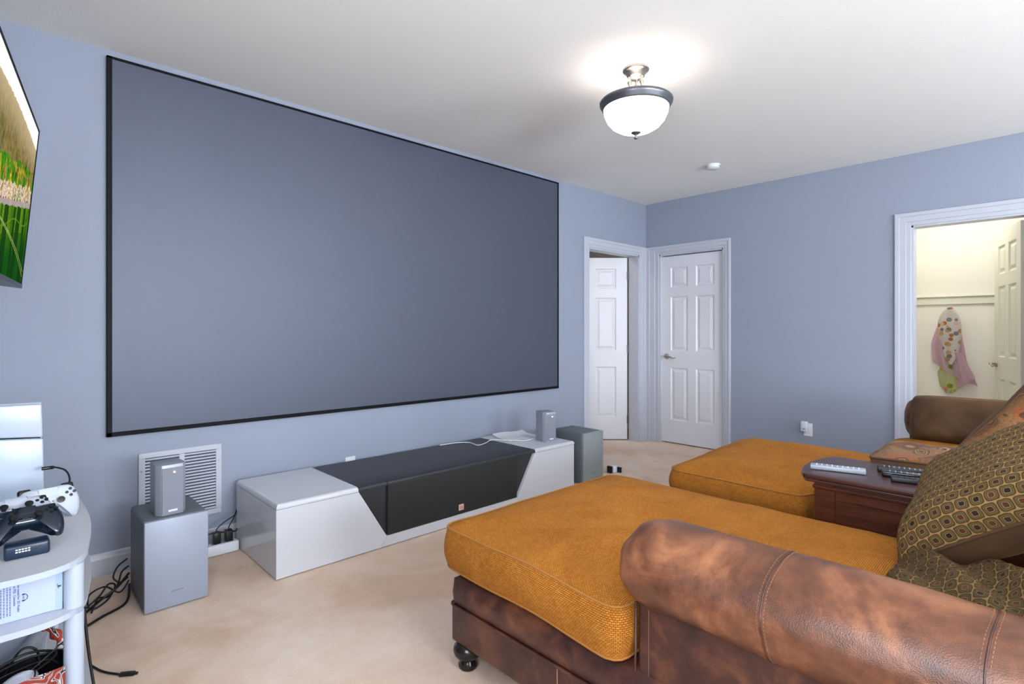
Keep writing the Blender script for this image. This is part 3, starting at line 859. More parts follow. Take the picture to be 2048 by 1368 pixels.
tag(o, 'thin white cord trailing over the black top of the media console', 'cord')

# ------------------------------------------------------------------ power strip and plugs left of the console
ps = thing('power_strip', (.86, 3.22, 0), 'white power strip on the carpet between the left subwoofer and the console', 'power strip', rot=(0, 0, 0))
obj('strip_body', Bx(.79, .975, 3.19, 3.245, .003, .060, .008, 3), 'plastic_white', ps, smooth=True, auto=40)
for k in range(4): obj('outlet', Bx(.800 + k * .042, .828 + k * .042, 3.203, 3.233, .059, .0615, .001, 1), 'silver', ps)
for k, x in enumerate((.868, .928)):
    r = thing('power_adapter', (x, 3.215, .062), ('left' if k == 0 else 'right') + ' one of two black plug adapters standing in the white power strip', 'adapter')
    obj('adapter_block', Bx(x - .018, x + .018, 3.197, 3.237, .0620, .122, .004, 2), 'black', r, smooth=True, auto=40)
    pts = [(x, 3.215, .120), (x + .002, 3.215, .140), (x + .022 + .02 * (1 - k), 3.22, .168), (.968, 3.24, .188), (.990, 3.29, .20)]
    obj('cord', cable(pts, .003), 'rubber', r, smooth=True)
o = obj('power_cable', cable([(.74, 3.18, .09), (.78, 3.18, .125), (.84, 3.175, .135), (.90, 3.18, .125), (.95, 3.18, .118), (.982, 3.26, .10)], .0042), 'rubber', smooth=True)
tag(o, 'thick black cable crossing above the power strip in front of its adapters', 'cable')

# cable tangle between the shelf unit and the left subwoofer
tang = [
    [(.16, 2.62, .008), (.24, 2.84, .010), (.33, 2.97, .02), (.40, 3.00, .05), (.455, 3.06, .08)],
    [(.14, 2.74, .008), (.24, 2.76, .010), (.33, 2.83, .010), (.42, 2.90, .012), (.46, 3.08, .02)],
    [(.18, 2.80, .007), (.26, 2.90, .02), (.33, 2.95, .05), (.37, 3.00, .075), (.40, 3.04, .045), (.36, 2.96, .02), (.30, 2.93, .012), (.30, 2.99, .05), (.36, 3.02, .06), (.41, 2.99, .03), (.46, 3.10, .03)],
    [(.455, 3.10, .135), (.415, 3.08, .115), (.395, 3.05, .08), (.42, 3.04, .055), (.455, 3.09, .05)],
    [(.46, 3.10, .10), (.43, 3.08, .085), (.41, 3.04, .05), (.37, 3.0, .02), (.33, 2.97, .035), (.30, 2.90, .010)],
]
for i, p in enumerate(tang):
    o = obj('power_cable', cable(p, .0055 if i < 2 else .0038), 'rubber', smooth=True)
    tag(o, ['black cable from the tangle to the shelf unit, upper of two straight ones',
            'thick black cable running straight across the carpet to the left subwoofer',
            'black looped cable bunched in a knot beside the left subwoofer',
            'short black loop of cable high behind the left subwoofer',
            'black cable rising behind the left subwoofer from the tangle'][i], 'cable')
# usb cable on the floor in front of the shelf unit
uc = thing('usb_cable', (.30, 2.35, 0), 'black usb cable end lying on the carpet beside the white shelf unit', 'cable')
obj('cord', cable([(.13, 2.64, .007), (.20, 2.58, .005), (.235, 2.51, .005), (.275, 2.39, .005), (.315, 2.325, .006)], .0038), 'rubber', uc, smooth=True)
bm = bmesh.new(); box(bm, -.024, .024, -.008, .008, 0, .011, .002, 2); box(bm, .022, .034, -.004, .004, .003, .008)
for vv in bm.verts:
    a = math.radians(-35); x, y = vv.co.x, vv.co.y
    vv.co.x = .338 + x * math.cos(a) - y * math.sin(a); vv.co.y = 2.305 + x * math.sin(a) + y * math.cos(a); vv.co.z += .001
obj('plug', bm, 'black', uc, smooth=True, auto=40)
o = obj('power_cable', cable([(.176, 1.87, .47), (.186, 1.86, .34), (.200, 1.85, .22), (.218, 1.83, .10), (.235, 1.80, .006)], .0036), 'rubber', smooth=True)
tag(o, 'thick black cable hanging down beside the white shelf leg to the floor', 'cable')

# ------------------------------------------------------------------ television on the left wall
tvh, tvw = .64, 1.12
a = math.radians(82.5); tl = math.radians(5)
U = Vector((math.cos(a), math.sin(a), 0)); Nh = Vector((math.sin(a), -math.cos(a), 0))
TR = Vector((.133, 2.905, 2.012))
Vd = (-Nh * math.sin(tl) + Vector((0, 0, -1)) * math.cos(tl)).normalized(); Nn = U.cross(-Vd).normalized()
if Nn.dot(Nh) < 0: Nn = -Nn
def TVp(u, v, n): return TR - U * u + Vd * v + Nn * n     # u to the left, v down, n out of the face
tv = thing('television', TVp(tvw / 2, tvh / 2, -.05), 'wall-mounted television showing a green valley landscape, tilted down at the left edge', 'television')
def tvbox(u0, u1, v0, v1, n0, n1, bm=None):
    bm = bm or bmesh.new()
    c = [bm.verts.new(TVp(u, v, n)) for n in (n0, n1) for u, v in ((u0, v0), (u1, v0), (u1, v1), (u0, v1))]
    for f in ((0, 1, 2, 3), (4, 7, 6, 5), (0, 4, 5, 1), (1, 5, 6, 2), (2, 6, 7, 3), (3, 7, 4, 0)): bm.faces.new([c[i] for i in f])
    return bm
bm = tvbox(0, tvw, 0, .008, -.02, .002)
tvbox(0, .008, .008, tvh - .016, -.02, .002, bm); tvbox(tvw - .008, tvw, .008, tvh - .016, -.02, .002, bm)
obj('bezel', bm, 'tv_bezel', tv)
obj('bottom_bar', tvbox(0, tvw, tvh - .016, tvh, -.022, .004), 'tv_frame', tv, label='grey metal lower edge')
bm = bmesh.new()
c = [bm.verts.new(TVp(u, v, n)) for u, v, n in ((0.004, 0, -.02), (tvw - .004, 0, -.02), (tvw - .004, tvh, -.02), (.004, tvh, -.02), (.06, .10, -.03), (tvw - .06, .10, -.03), (tvw - .06, tvh, -.065), (.06, tvh, -.065))]
for f in ((0, 1, 2, 3), (4, 7, 6, 5), (0, 4, 5, 1), (1, 5, 6, 2), (2, 6, 7, 3), (3, 7, 4, 0)): bm.faces.new([c[i] for i in f])
obj('back_housing', bm, 'tv_frame', tv)
bm = tvbox(.45, .67, .2, .44, -.085, -.062)
obj('mount_plate', bm, 'black', tv)
mp = TVp(.56, .32, -.08)
obj('mount_arm', tube(bmesh.new(), [mp, Vector((XL + .02, mp.y - .1, mp.z))], .02, 10), 'black', tv)
obj('wall_plate', Bx(XL, XL + .02, mp.y - .2, mp.y, mp.z - .15, mp.z + .15, .003, 1), 'black', tv)
# picture: dense vertex-coloured grid, a valley in spring
def tv_colour(X, y):
    """X metres from the right edge of the picture, y 0 (top)..1 (bottom); linear colour"""
    N = lambda sx, sy, s=0: noise.noise(Vector((X * sx + s, y * sy, s * 1.7)))
    N2 = lambda sx, sy, s=0: noise.fractal(Vector((X * sx + s, y * sy, s * 1.7)), 1.0, 2.0, 4)
    mixc = lambda a_, b_, t: tuple(p + (q - p) * max(0, min(1, t)) for p, q in zip(a_, b_))
    r = y - (.50 + .255 * X)                     # height below the road
    ridge = .125 - .03 * math.sin(X * 3.3) + .006 * N(60, 0, 2)
    if y < ridge: return mixc((1.0, 1.0, .97), (1, .90, .74), (y / ridge) ** 8 * .5)
    tex = .5 + .6 * N2(60, 26, 5); fine = N2(170, 70, 15)
    haze = max(0, 1 - (y - ridge) / .20)
    c = mixc((.05, .07, .025), (.26, .17, .05), tex)
    c = mixc(c, (.46, .36, .22), haze * .75)
    zone = r + .03 * N(12, 2, 8)
    if zone > -.24:                              # sunlit slope with meadows
        g_ = N2(9, 14, 11)
        c = mixc((.035, .20, .006), (.16, .15, .015), .5 + 1.4 * g_)
        if g_ > .06: c = mixc(c, (.34, .26, .02) if X > .2 else (.20, .14, .05), .75 + fine)
        c = mixc(c, (.02, .025, .004), max(0, .5 - tex) * 2.2)
    # tall yellow-green trees on the left half: pointed crowns
    for k, (tx, th, tw) in enumerate(((1.08, .30, .09), (.96, .34, .06), (.88, .28, .07), (.79, .24, .05), (.70, .18, .045), (.60, .17, .04), (.50, .13, .035), (.36, .12, .03), (.27, .14, .03), (.14, .12, .025), (.06, .10, .025))):
        h = (-r - .06) / th
        if 0 < h < 1:
            wd = tw * (1 - h) ** .55 * (1 + .5 * fine)
            if abs(X - tx) < wd:
                base = ((.52, .40, .012), (.40, .34, .02), (.30, .26, .05))[k % 3]
                c = mixc(base, (.09, .09, .005), .35 + 1.6 * fine + .5 * (X - tx) / wd)
    bl = -r + .02 * N(16, 0, 33)
    if .012 < bl < .115 + .03 * N(22, 0, 3) and N2(60, 46, 41) > -.16 - (.115 - bl) * 1.2:   # blossom
        c = mixc((.74, .56, .46), (.26, .16, .10), .45 + 1.3 * N2(150, 100, 7))
    if 0 < bl < .03 and N(75, 1, 44) > .32: c = (.06, .035, .025)
    if -.024 < r < .008 + .01 * N(20, 0, 9): c = mixc((.34, .28, .27), (.24, .20, .19), tex)
    if r >= .008 + .01 * N(20, 0, 9):
        shade = N(17, 0.8, 51) + .4 * N(60, 1, 52)
        c = mixc((.07, .20, .005), (.004, .065, .004), r * 3.0 + .1)
        if shade > .02: c = mixc(c, (.003, .030, .003), .85)
        elif shade < -.15 and r < .16: c = mixc(c, (.16, .26, .01), .6)
        for k0 in (0, .05):
            yy = 1.0 - .30 * (1 - math.exp(-(X + k0) * 2.2)) - .05 + .28 * (X > 2)
            if abs(y - yy) < .0032: c = mixc(c, (.34, .42, .12), .8)
        if abs(r - .10 - .02 * math.sin(X * 14)) < .004: c = mixc(c, (.12, .24, .01), .7)
        c = mixc(c, (0, .012, 0), .5 * max(0, .3 + 1.2 * N2(130, 130, 61)))
    return tuple(max(0, v) for v in c)
bm = bmesh.new(); nu, nv = 320, 240; vl = bm.loops.layers.float_color.new('Col')
g = [[bm.verts.new(TVp(.008 + (tvw - .016) * (i / nu) ** 1.0, .008 + (tvh - .024) * j / nv, -.001)) for j in range(nv + 1)] for i in range(nu + 1)]
cc = [[tv_colour((tvw - .016) * (i / nu), j / nv) for j in range(nv + 1)] for i in range(nu + 1)]
for i in range(nu):
    for j in range(nv):
        f = bm.faces.new((g[i][j], g[i][j + 1], g[i + 1][j + 1], g[i + 1][j]))
        for lp, (p, q) in zip(f.loops, ((i, j), (i, j + 1), (i + 1, j + 1), (i + 1, j))): lp[vl] = (*cc[p][q], 1)
t = NT('tv_picture'); at = t.n('ShaderNodeVertexColor', layer_name='Col')
t.l(at.outputs[0], t.b.inputs['Emission Color']); t.b.inputs['Emission Strength'].default_value = 1.0
t.set(Base_Color=(.005, .005, .005, 1), Roughness=.9); t.b.inputs['Specular IOR Level'].default_value = 0
obj('display', bm, t.m, tv, label='landscape picture on the screen')

# ------------------------------------------------------------------ white shelf unit under the television
def shelf_outline():
    return resample([Vector(p) for p in round_poly([(-.36, 1.735), (.215, 1.735), (.215, 2.60), (-.36, 2.60)], [.05, .20, .16, .05], 14)], .5)
def shelf(z1, parent, out=None, mat='cart_top'):
    poly = out or round_poly([(-.36, 1.735), (.165, 1.735), (.222, 2.10), (.218, 2.52), (.15, 2.62), (-.36, 2.62)], [.03, .12, .15, .06, .06, .03], 10)
    bm = bmesh.new(); prism(bm, [(p.x, p.y) for p in poly], z1 - .015, z1, 'z')
    for f in bm.faces:
        if abs(f.normal.z) < .5: f.material_index = 1
    return obj('shelf', bm, [mat, 'cart_white'], parent)
cart = thing('shelf_unit', (-.07, 2.17, 0), 'white three-tier shelf unit with rounded corners and tubular legs under the television', 'shelf unit')
for z in (.62, .495, .14): shelf(z, cart)
for x, y in ((.150, 1.80), (-.32, 1.785), (.15, 2.55), (-.32, 2.57)):
    for a_, b_ in ((.0, .125), (.14, .480), (.495, .605)):
        obj('leg', La([(0, a_), (.0212, a_), (.0212, b_), (0, b_)], (x, y, 0), 24), 'cart_white', cart, smooth=True, auto=40)

# box on the middle shelf
BX0, BX1, BY0, BY1, BZ0, BZ1 = -.26, .1265, 1.800, 2.02, .4955, .600
bx = thing('controller_box', (-.1, 1.9, .495), 'pale blue-white printed gaming product box lying on the middle shelf', 'box')
obj('carton', Bx(BX0, BX1, BY0, BY1, BZ0, BZ1, .002, 1), 'box_card', bx)
obj('side_band', Bx(.1135, BX1 + .0006, BY0 - .0006, BY1, BZ0 + .0005, BZ1 + .0003), 'box_band', bx, label='blue band')
def text(body, size, loc, parent, mat, name='printed_text', align='LEFT'):
    cu = bpy.data.curves.new(name, 'FONT'); cu.body = body; cu.size = size; cu.extrude = .0002; cu.align_x = align; cu.resolution_u = 3
    tmp = bpy.data.objects.new('tmp', cu); COL.objects.link(tmp)
    dg = bpy.context.evaluated_depsgraph_get(); me = bpy.data.meshes.new_from_object(tmp.evaluated_get(dg))
    bpy.data.objects.remove(tmp)
    # reading direction runs downwards on the face towards -y: letter x -> -z, letter y -> +x
    R_ = Matrix(((0, 1, 0), (0, 0, -1), (-1, 0, 0)))
    for vv in me.vertices:
        vv.co = R_ @ vv.co + Vector(loc) - rootloc(parent)
    me.materials.clear(); me.materials.append(M[mat])
    o = bpy.data.objects.new(name, me); COL.objects.link(o); o.parent = parent; return o
yt = BY0 - .0008
text('Now tuned for 3D Audio', .0071, (.0418, yt, .590), bx, 'ink')
text('on PS5  Consoles', .0071, (.0345, yt, .584), bx, 'ink')
bm = bmesh.new()
for r_, x in enumerate((.0275, .0222, .0165, .011, .0055, 0)):
    z = .591 - .004 * r_
    while z > .512:
        L = random.uniform(.003, .008); box(bm, x, x + .0024, yt - .0002, yt + .0005, max(z - L, .510), z); z -= L + .0018
obj('small_print', bm, 'ink_grey', bx, label='lines of small grey print')
# headphones mark: a band and two ear cups, lying on its side
hz = .549
bm = tube(bmesh.new(), [(.0545 + .0062 * math.cos(t_), yt, hz + .0075 * math.sin(t_)) for t_ in [(-PI / 2 + PI * k / 12) for k in range(13)]], .0007, 6)
for s in (-1, 1): box(bm, .0505, .0555, yt - .0008, yt + .001, hz + s * .0075 - .0016, hz + s * .0075 + .0016)
for k in range(3): box(bm, .0515, .0545, yt - .0002, yt + .0004, hz - .003 + k * .0026, hz - .002 + k * .0026)
obj('headphones_mark', bm, 'ink', bx)
# the mark on the band: an upright bar with a bowl over a flat S swoosh
bm = bmesh.new(); mz = .556
box(bm, .1175, .1245, yt - .0010, yt, mz - .0008, mz + .0012)
tube(bm, [(.1235 - .0018 * (1 - math.cos(q)), yt - .0004, mz + .0005 - .0030 * math.sin(q)) for q in [PI * k / 8 for k in range(9)]], .0006, 5)
tube(bm, smooth_path([(.1185, yt - .0004, mz + .0055), (.1172, yt - .0004, mz + .003), (.1182, yt - .0004, mz), (.1192, yt - .0004, mz - .003), (.1180, yt - .0004, mz - .0055)], 4), .0006, 5)
obj('band_mark', bm, 'black', bx, label='dark letter mark on the band')

# game console on the top shelf
gc = thing('game_console', (.02, 2.60, .62), 'tall white game console with a dark slanting slot on the top shelf', 'game console')
def gpanel(pts, y0, y1): return Pr(pts, y0, y1, 'y', .006, 3)
x0, x1, zb = -.105, .124, .6205
obj('upper_panel', gpanel([(x0, .855), (x1, .835), (x1 - .003, .951), (x0, .955)], 2.50, 2.524), 'game_white', gc, smooth=True, auto=30)
obj('lower_panel', gpanel([(x0, zb + .006), (x1 + .004, zb + .006), (x1 + .001, .830), (x0, .850)], 2.50, 2.524), 'game_white', gc, smooth=True, auto=30)
obj('core', Bx(x0 + .004, x1 - .006, 2.512, 2.575, zb, .945, .003, 1), 'black_gloss', gc, label='glossy black core')
obj('rear_panel', gpanel([(x0, zb + .006), (x1 + .002, zb + .006), (x1, .951), (x0, .955)], 2.568, 2.592), 'game_white', gc, smooth=True, auto=30)

# game controllers
def pad_outline(w=.158, d=.10):
    h = w / 2
    P = [(0, .042), (.045, .044), (.066, .036), (.077, .010), (.079, -.025), (.072, -.054), (.058, -.058), (.046, -.040), (.032, -.018), (0, -.016)]
    full = P + [(-x, y) for x, y in P[-2:0:-1]]
    return [Vector((p.x, p.y)) for p in smooth_path([(x, y, 0) for x, y in full], 5, True)]
def gamepad(name, loc, rot, mats, label, cat='game controller', raise_=0, cableto=None):
    body, sticks, acc = mats
    r = thing(name, loc, label, cat, rot=rot)
    poly = pad_outline(); n = len(poly); C = Vector((0, .012))
    bm = bmesh.new()
    lev = [(.62, -.001), (.86, .003), (.97, .010), (1.0, .018), (.97, .026), (.88, .032), (.70, .0355), (.42, .037)]
    rings = []
    for s, z in lev:
        ring = []
        for p in poly:
            q = C + (p - C) * s
            # grips hang lower than the body
            dz = -.012 * max(0, (-.01 - q.y) / .05) * (1 if z > .015 else .35) + .010
            ring.append(bm.verts.new((q.x, q.y, z + dz)))
        rings.append(ring)
    for A, B in zip(rings, rings[1:]):
        for i in range(n): bm.faces.new((A[i], A[(i + 1) % n], B[(i + 1) % n], B[i]))
    for ring in (rings[0], rings[-1]):
        c = sum((v_.co for v_ in ring), Vector()) / n; cv = bm.verts.new(c)
        for i in range(n): bm.faces.new((ring[i], ring[(i + 1) % n], cv))
    obj('pad_body', bm, body, r, smooth=True, local=True)
    for s in (-1, 1):
        obj('thumb_stick', La([(0, .040), (.006, .040), (.0055, .052), (.0095, .056), (.0095, .060), (.007, .061), (0, .0595)], (s * .026, -.004, 0), 18), sticks, r, smooth=True, local=True, auto=50)
        obj('trigger', Bx(s * .052 - .016, s * .052 + .016, .028, .049, .020, .038, .006, 3), sticks, r, smooth=True, local=True)
    obj('touch_pad', Bx(-.024, .024, .010, .040, .044, .0485, .003, 2), acc, r, smooth=True, local=True, auto=40)
    for k in range(4):
        a_ = k * PI / 2
        obj('button', La([(0, .040), (.0045, .040), (.0045, .0475), (0, .0482)], (.055 + .010 * math.cos(a_), .016 + .010 * math.sin(a_), 0), 12), sticks, r, smooth=True, local=True, auto=50)
    bm = bmesh.new(); box(bm, -.060, -.050, .005, .027, .044, .0475, .001, 1); box(bm, -.066, -.044, .011, .021, .044, .0473, .001, 1)
    obj('direction_pad', bm, sticks, r, local=True)
    return r
# (positions follow the photo: white pad at the back right, white pad in the middle, dark clear pad on a charging dock)
wp = gamepad('game_controller', (.115, 2.235, .665), (math.radians(68), 0, math.radians(12)), ('controller_white', 'black', 'controller_white'), 'white game controller on edge at the back of the top shelf, charging cable plugged in')
gamepad('game_controller', (.045, 2.07, .672), (math.radians(28), 0, math.radians(2)), ('controller_white', 'black', 'controller_white'), 'white game controller lying behind the dark see-through one on the top shelf')
gamepad('game_controller', (.060, 1.965, .668), (math.radians(30), 0, math.radians(4)), ('teal_dark', 'black_gloss', 'teal_dark'), 'dark see-through game controller resting on the charging dock')
gamepad('game_controller', (-.075, 2.02, .655), (math.radians(24), 0, math.radians(0)), ('black', 'black_gloss', 'black'), 'black game controller at the left edge of the top shelf')
dk = thing('charging_dock', (.06, 1.91, .62), 'dark navy charging dock with small white print on the top shelf', 'charging dock')
obj('dock_base', Bx(.018, .108, 1.880, 1.935, .6205, .655, .006, 3), 'dock', dk, smooth=True, auto=40)
bm = bmesh.new()
for r_ in range(2):
    for k in range(5): box(bm, .040 + k * .006, .0445 + k * .006, 1.8788, 1.8802, .637 + r_ * .006, .640 + r_ * .006)
obj('dock_print', bm, 'white_print', dk, label='two rows of small white marks')
obj('status_light', Bx(.085, .094, 1.945, 1.948, .690, .693), 'led_green', dk)
cb = thing('charging_cable', (.14, 2.30, .70), 'short black charging cable arching from the game console to the white controller', 'cable')
obj('cord', cable([(.132, 2.45, .735), (.150, 2.44, .737), (.178, 2.40, .728), (.184, 2.34, .705), (.165, 2.28, .690)], .003), 'rubber', cb, smooth=True)
obj('plug', La([(0, .118), (.006, .118), (.006, .148), (.0035, .152), (0, .152)], (0, 2.45, .735), 12, 'x'), 'black', cb, smooth=True, auto=40)
obj('plug', La([(0, .672), (.009, .672), (.008, .690), (.004, .697), (0, .697)], (.163, 2.272, 0), 12), 'black', cb, smooth=True, auto=40)
o = obj('small_remote', Bx(-.022, .006, 1.75, 1.80, .6205, .632, .003, 2), 'black', smooth=True, auto=40)
tag(o, 'black object at the left near edge of the top shelf', 'remote')

# bottom shelf: black basket of cables, patterned bag, white stand
bk = thing('black_basket', (-.06, 1.88, .14), 'black basket full of cables on the bottom shelf', 'basket')
bm = bmesh.new()
outer = round_poly([(-.24, 1.785), (.150, 1.83), (.150, 1.96), (-.24, 1.96)], .04, 8)
n = len(outer); C = Vector((-.045, 1.885))
lv = [(0.01, .142), (.88, .142), (.98, .30), (1.0, .325), (.97, .325), (.86, .16), (0.01, .16)]
rg = [[bm.verts.new((C.x + (p.x - C.x) * s_, C.y + (p.y - C.y) * s_, z)) for p in outer] for s_, z in lv]
for A, B in zip(rg, rg[1:]):
    for i in range(n): bm.faces.new((A[i], A[(i + 1) % n], B[(i + 1) % n], B[i]))
obj('basket_wall', bm, 'black', bk, smooth=True, auto=50)
cl = ['black cable coiled along the top of the black basket', 'thin black cable rising from the basket towards the shelf leg', 'black cable arching over the back of the basket', 'dark cable crossing the middle of the basket', 'thin dark cable hanging out over the patterned bag']
paths = [
    [(-.10, 1.84, .315), (-.02, 1.90, .335), (.06, 1.93, .350), (.12, 1.90, .345), (.09, 1.86, .335), (.03, 1.85, .325), (-.03, 1.88, .33), (.05, 1.92, .34), (.11, 1.93, .335)],
    [(.02, 1.84, .325), (.06, 1.83, .345), (.10, 1.835, .370), (.125, 1.84, .388), (.135, 1.85, .39)],
    [(.02, 1.95, .30), (.045, 1.955, .345), (.065, 1.955, .355), (.085, 1.95, .340), (.09, 1.94, .30)],
    [(-.06, 1.82, .325), (.0, 1.83, .350), (.05, 1.85, .352), (.10, 1.87, .345), (.125, 1.88, .32)],
    [(.06, 1.86, .345), (.075, 1.82, .35), (.07, 1.775, .345), (.06, 1.765, .30), (.055, 1.766, .24)],
]
for p, l_ in zip(paths, cl):
    tag(obj('loose_cable', cable(p, .0032 if l_.startswith('black') else .0018), 'rubber', smooth=True), l_, 'cable')
o = obj('headset_cup', La([(0, 0), (.022, .002), (.028, .010), (.026, .022), (.016, .028), (0, .030)], (0, 0, 0), 24), 'controller_white', smooth=True)
o.location = (.045, 1.835, .318); o.rotation_euler = (math.radians(50), math.radians(-20), 0); o.scale = (1.5, .9, 1)
tag(o, 'pale rounded plastic piece among the cables in the black basket', 'headset')
st = thing('white_stand', (.0, 2.12, .14), 'white plastic stand with a tubular arm leaning behind the black basket', 'stand')
obj('stand_arm', tube(bmesh.new(), [Vector((-.05, 2.085, .165)), Vector((.125, 2.10, .350))], .017, 16), 'cart_white', st, smooth=True, auto=40)
bm = bmesh.new(); prism(bm, [(p.x, p.y) for p in round_poly([(-.20, .142), (.10, .142), (.128, .40), (.06, .42), (-.20, .24)], [.01, .02, .03, .03, .01], 6)], 2.125, 2.145, 'y', .003, 1)
obj('stand_base', bm, 'cart_white', st)
obj('screw_hole', La([(0, 2.0655), (.0035, 2.0655), (.0035, 2.0685), (0, 2.0685)], (.008, 0, .228), 10, 'y'), 'black', st)
bag = thing('patterned_bag', (-.05, 1.77, .14), 'red and white leaf-print bag on the bottom shelf in front of the black basket', 'bag')
N = 30; bm = bmesh.new(); g = []
for i in range(N + 1):
    row = []
    for j in range(11):
        x = -.24 + .37 * i / N; v_ = j / 10
        y = 1.768 - .018 * math.sin(PI * min(1, v_ * 1.2)) + .006 * noise.noise(Vector((x * 14, v_ * 3, 2)))
        z = .142 + v_ * (.200 + .030 * max(0, i / N - .3)) + .006 * v_ * noise.noise(Vector((x * 20, v_, 5)))
        row.append(bm.verts.new((x, y, z)))
    g.append(row)
for i in range(N):
    for j in range(10): bm.faces.new((g[i][j], g[i + 1][j], g[i + 1][j + 1], g[i][j + 1]))
bmesh.ops.solidify(bm, geom=bm.faces[:], thickness=.004)
obj('bag_front', bm, 'red_floral', bag, smooth=True)
bm = cable([(.085, 2.03, .40), (.105, 1.995, .385), (.125, 1.975, .360), (.140, 1.97, .325), (.146, 1.972, .28)], [.011 + .004 * math.sin(k * .7) for k in range(41)], 10, False, 10)
obj('bag_strap', bm, 'red_floral', bag, smooth=True)

# ------------------------------------------------------------------ near chaise longue
def arm_w(a_, y, seed):
    return noise.fractal(Vector((math.cos(a_) * 1.2 + seed, math.sin(a_) * 1.2, y * 3.2)), 1, 2, 3) * .006 + noise.noise(Vector((math.cos(a_) * 3, math.sin(a_) * 2 + seed, y * 9))) * .003
def arm_roll(xc, zc, rx, rz, y_front, y_back, seed=0, cap=.09):
    bm = bmesh.new(); rings = []; n = 40
    ys = [y_front - cap * (1 - math.cos(k / 8 * PI / 2)) for k in range(9)]
    y = ys[-1]
    while y > y_back: y -= .02; ys.append(max(y, y_back))
    for i, y in enumerate(ys):
        d = (y_front - y) / cap
        s = 1.0 if d >= 1 else .52 + .48 * math.sqrt(max(0, 1 - (1 - d) ** 2))
        ring = []
        for k in range(n):
            a_ = 2 * PI * k / n
            g_ = (.035 * math.cos(a_ * 7 + 1) * (1 - min(1, d / 2.2))) * (s if d > .02 else 1)
            w = arm_w(a_, y, seed)
            ring.append(bm.verts.new((xc + (rx * (s + g_) + w) * math.cos(a_), y, zc + (rz * (s + g_) + w) * math.sin(a_))))
        rings.append(ring)
    for A, B in zip(rings, rings[1:]):
        for k in range(n): bm.faces.new((A[k], A[(k + 1) % n], B[(k + 1) % n], B[k]))
    for ring in (rings[0], rings[-1]):
        bm.faces.new(ring)
    return bm
def arm_seam(xc, zc, rx, rz, y, parent, wob=.004):
    for dy, rr, mt, nm in ((0, .0016, 'leather_dark', 'seam'),):
        pts = [(xc + (rx + .001 + arm_w(a_, y, 1)) * math.cos(a_), y + wob * math.sin(3 * a_), zc + (rz + .001 + arm_w(a_, y, 1)) * math.sin(a_)) for a_ in [2 * PI * k / 48 for k in range(48)]]
        obj('seam', tube(bmesh.new(), pts, rr, 6, True), mt, parent, smooth=True)
    bm = bmesh.new()
    for dy in (-.007, .007):
        for k in range(0, 96):
            a0 = 2 * PI * k / 96; a1 = 2 * PI * (k + .62) / 96
            tube(bm, [(xc + (rx + .0008 + arm_w(q, y + dy, 1)) * math.cos(q), y + dy + wob * math.sin(3 * q), zc + (rz + .0008 + arm_w(q, y + dy, 1)) * math.sin(q)) for q in (a0, a1)], .0005, 4)
    obj('stitching', bm, 'thread', parent, kind='stuff')
def bun_foot(x, y, parent, r=.046):
    s = r / .046
    obj('bun_foot', La([(0, 0), (.026 * s, 0), (.030 * s, .006), (.031 * s, .014), (.024 * s, .026), (.022 * s, .032), (.034 * s, .040), (.044 * s, .052), (.047 * s, .066), (.044 * s, .080), (.036 * s, .090), (.028 * s, .096), (0, .098)], (x, y, 0), 32), 'bun_foot', parent, smooth=True, auto=60)
def leather_base(x0, x1, y0, y1, parent, z0=.092, zw=.225, z1=.335):
    """lower panel, welt, padded upper rail"""
    bm = bmesh.new(); box(bm, x0 + .004, x1 - .004, y0, y1 - .004, z0, zw, .010, 3)
    obj('base_panel', bm, 'leather_dark', parent, smooth=True, auto=50)
    bm = bmesh.new(); n = 60
    poly = resample(round_poly([(x0, y0), (x1, y0), (x1, y1), (x0, y1)], .04, 6), .05)
    m_ = len(poly); C_ = Vector(((x0 + x1) / 2, (y0 + y1) / 2))
    lv = [(-.012, zw), (.0, zw + .012), (.004, zw + .045), (0.0, z1 - .045), (-.012, z1 - .018), (-.035, z1 - .004), (-.08, z1), (-.2, z1 + .004)]
    rg = []
    for off, z in lv:
        ring = []
        for p in poly:
            q = Vector((min(max(p.x, x0 - off), x1 + off), min(max(p.y, y0 - off), y1 + off))) if off < 0 else p + (p - C_).normalized() * off
            w = .003 * noise.noise(Vector((p.x * 8, p.y * 8, z * 8)))
            ring.append(bm.verts.new((q.x, q.y, z + w)))
        rg.append(ring)
    for A, B in zip(rg, rg[1:]):
        for i in range(m_): bm.faces.new((A[i], A[(i + 1) % m_], B[(i + 1) % m_], B[i]))
    bm.faces.new(rg[-1]); bm.faces.new(rg[0][::-1])
    obj('base_rail', bm, 'leather_dark', parent, smooth=True, auto=70)
    pts = [Vector((p.x, p.y, zw + .001)) for p in resample(round_poly([(x0 - .001, y0), (x1 + .001, y0), (x1 + .001, y1 + .001), (x0 - .001, y1 + .001)], .03, 5), .06)]
    obj('welt', tube(bmesh.new(), pts, .0048, 8, True), 'leather_dark', parent, smooth=True)

ch = thing('chaise_longue', (1.7, .55, 0), 'near gold-cushioned chaise longue with brown leather base and big rolled leather arm', 'sofa')
leather_base(1.19, 2.17, -.62, 1.575, ch)
for x, y in ((1.232, 1.522), (2.115, 1.505), (1.26, -.55), (2.10, -.55)): bun_foot(x, y, ch, .052)
# vertical seam on the base panel
for y in (1.06,):
    obj('seam', tube(bmesh.new(), [Vector((1.1925, y, .095)), Vector((1.1925, y, .222))], .0022, 6), 'thread', ch)
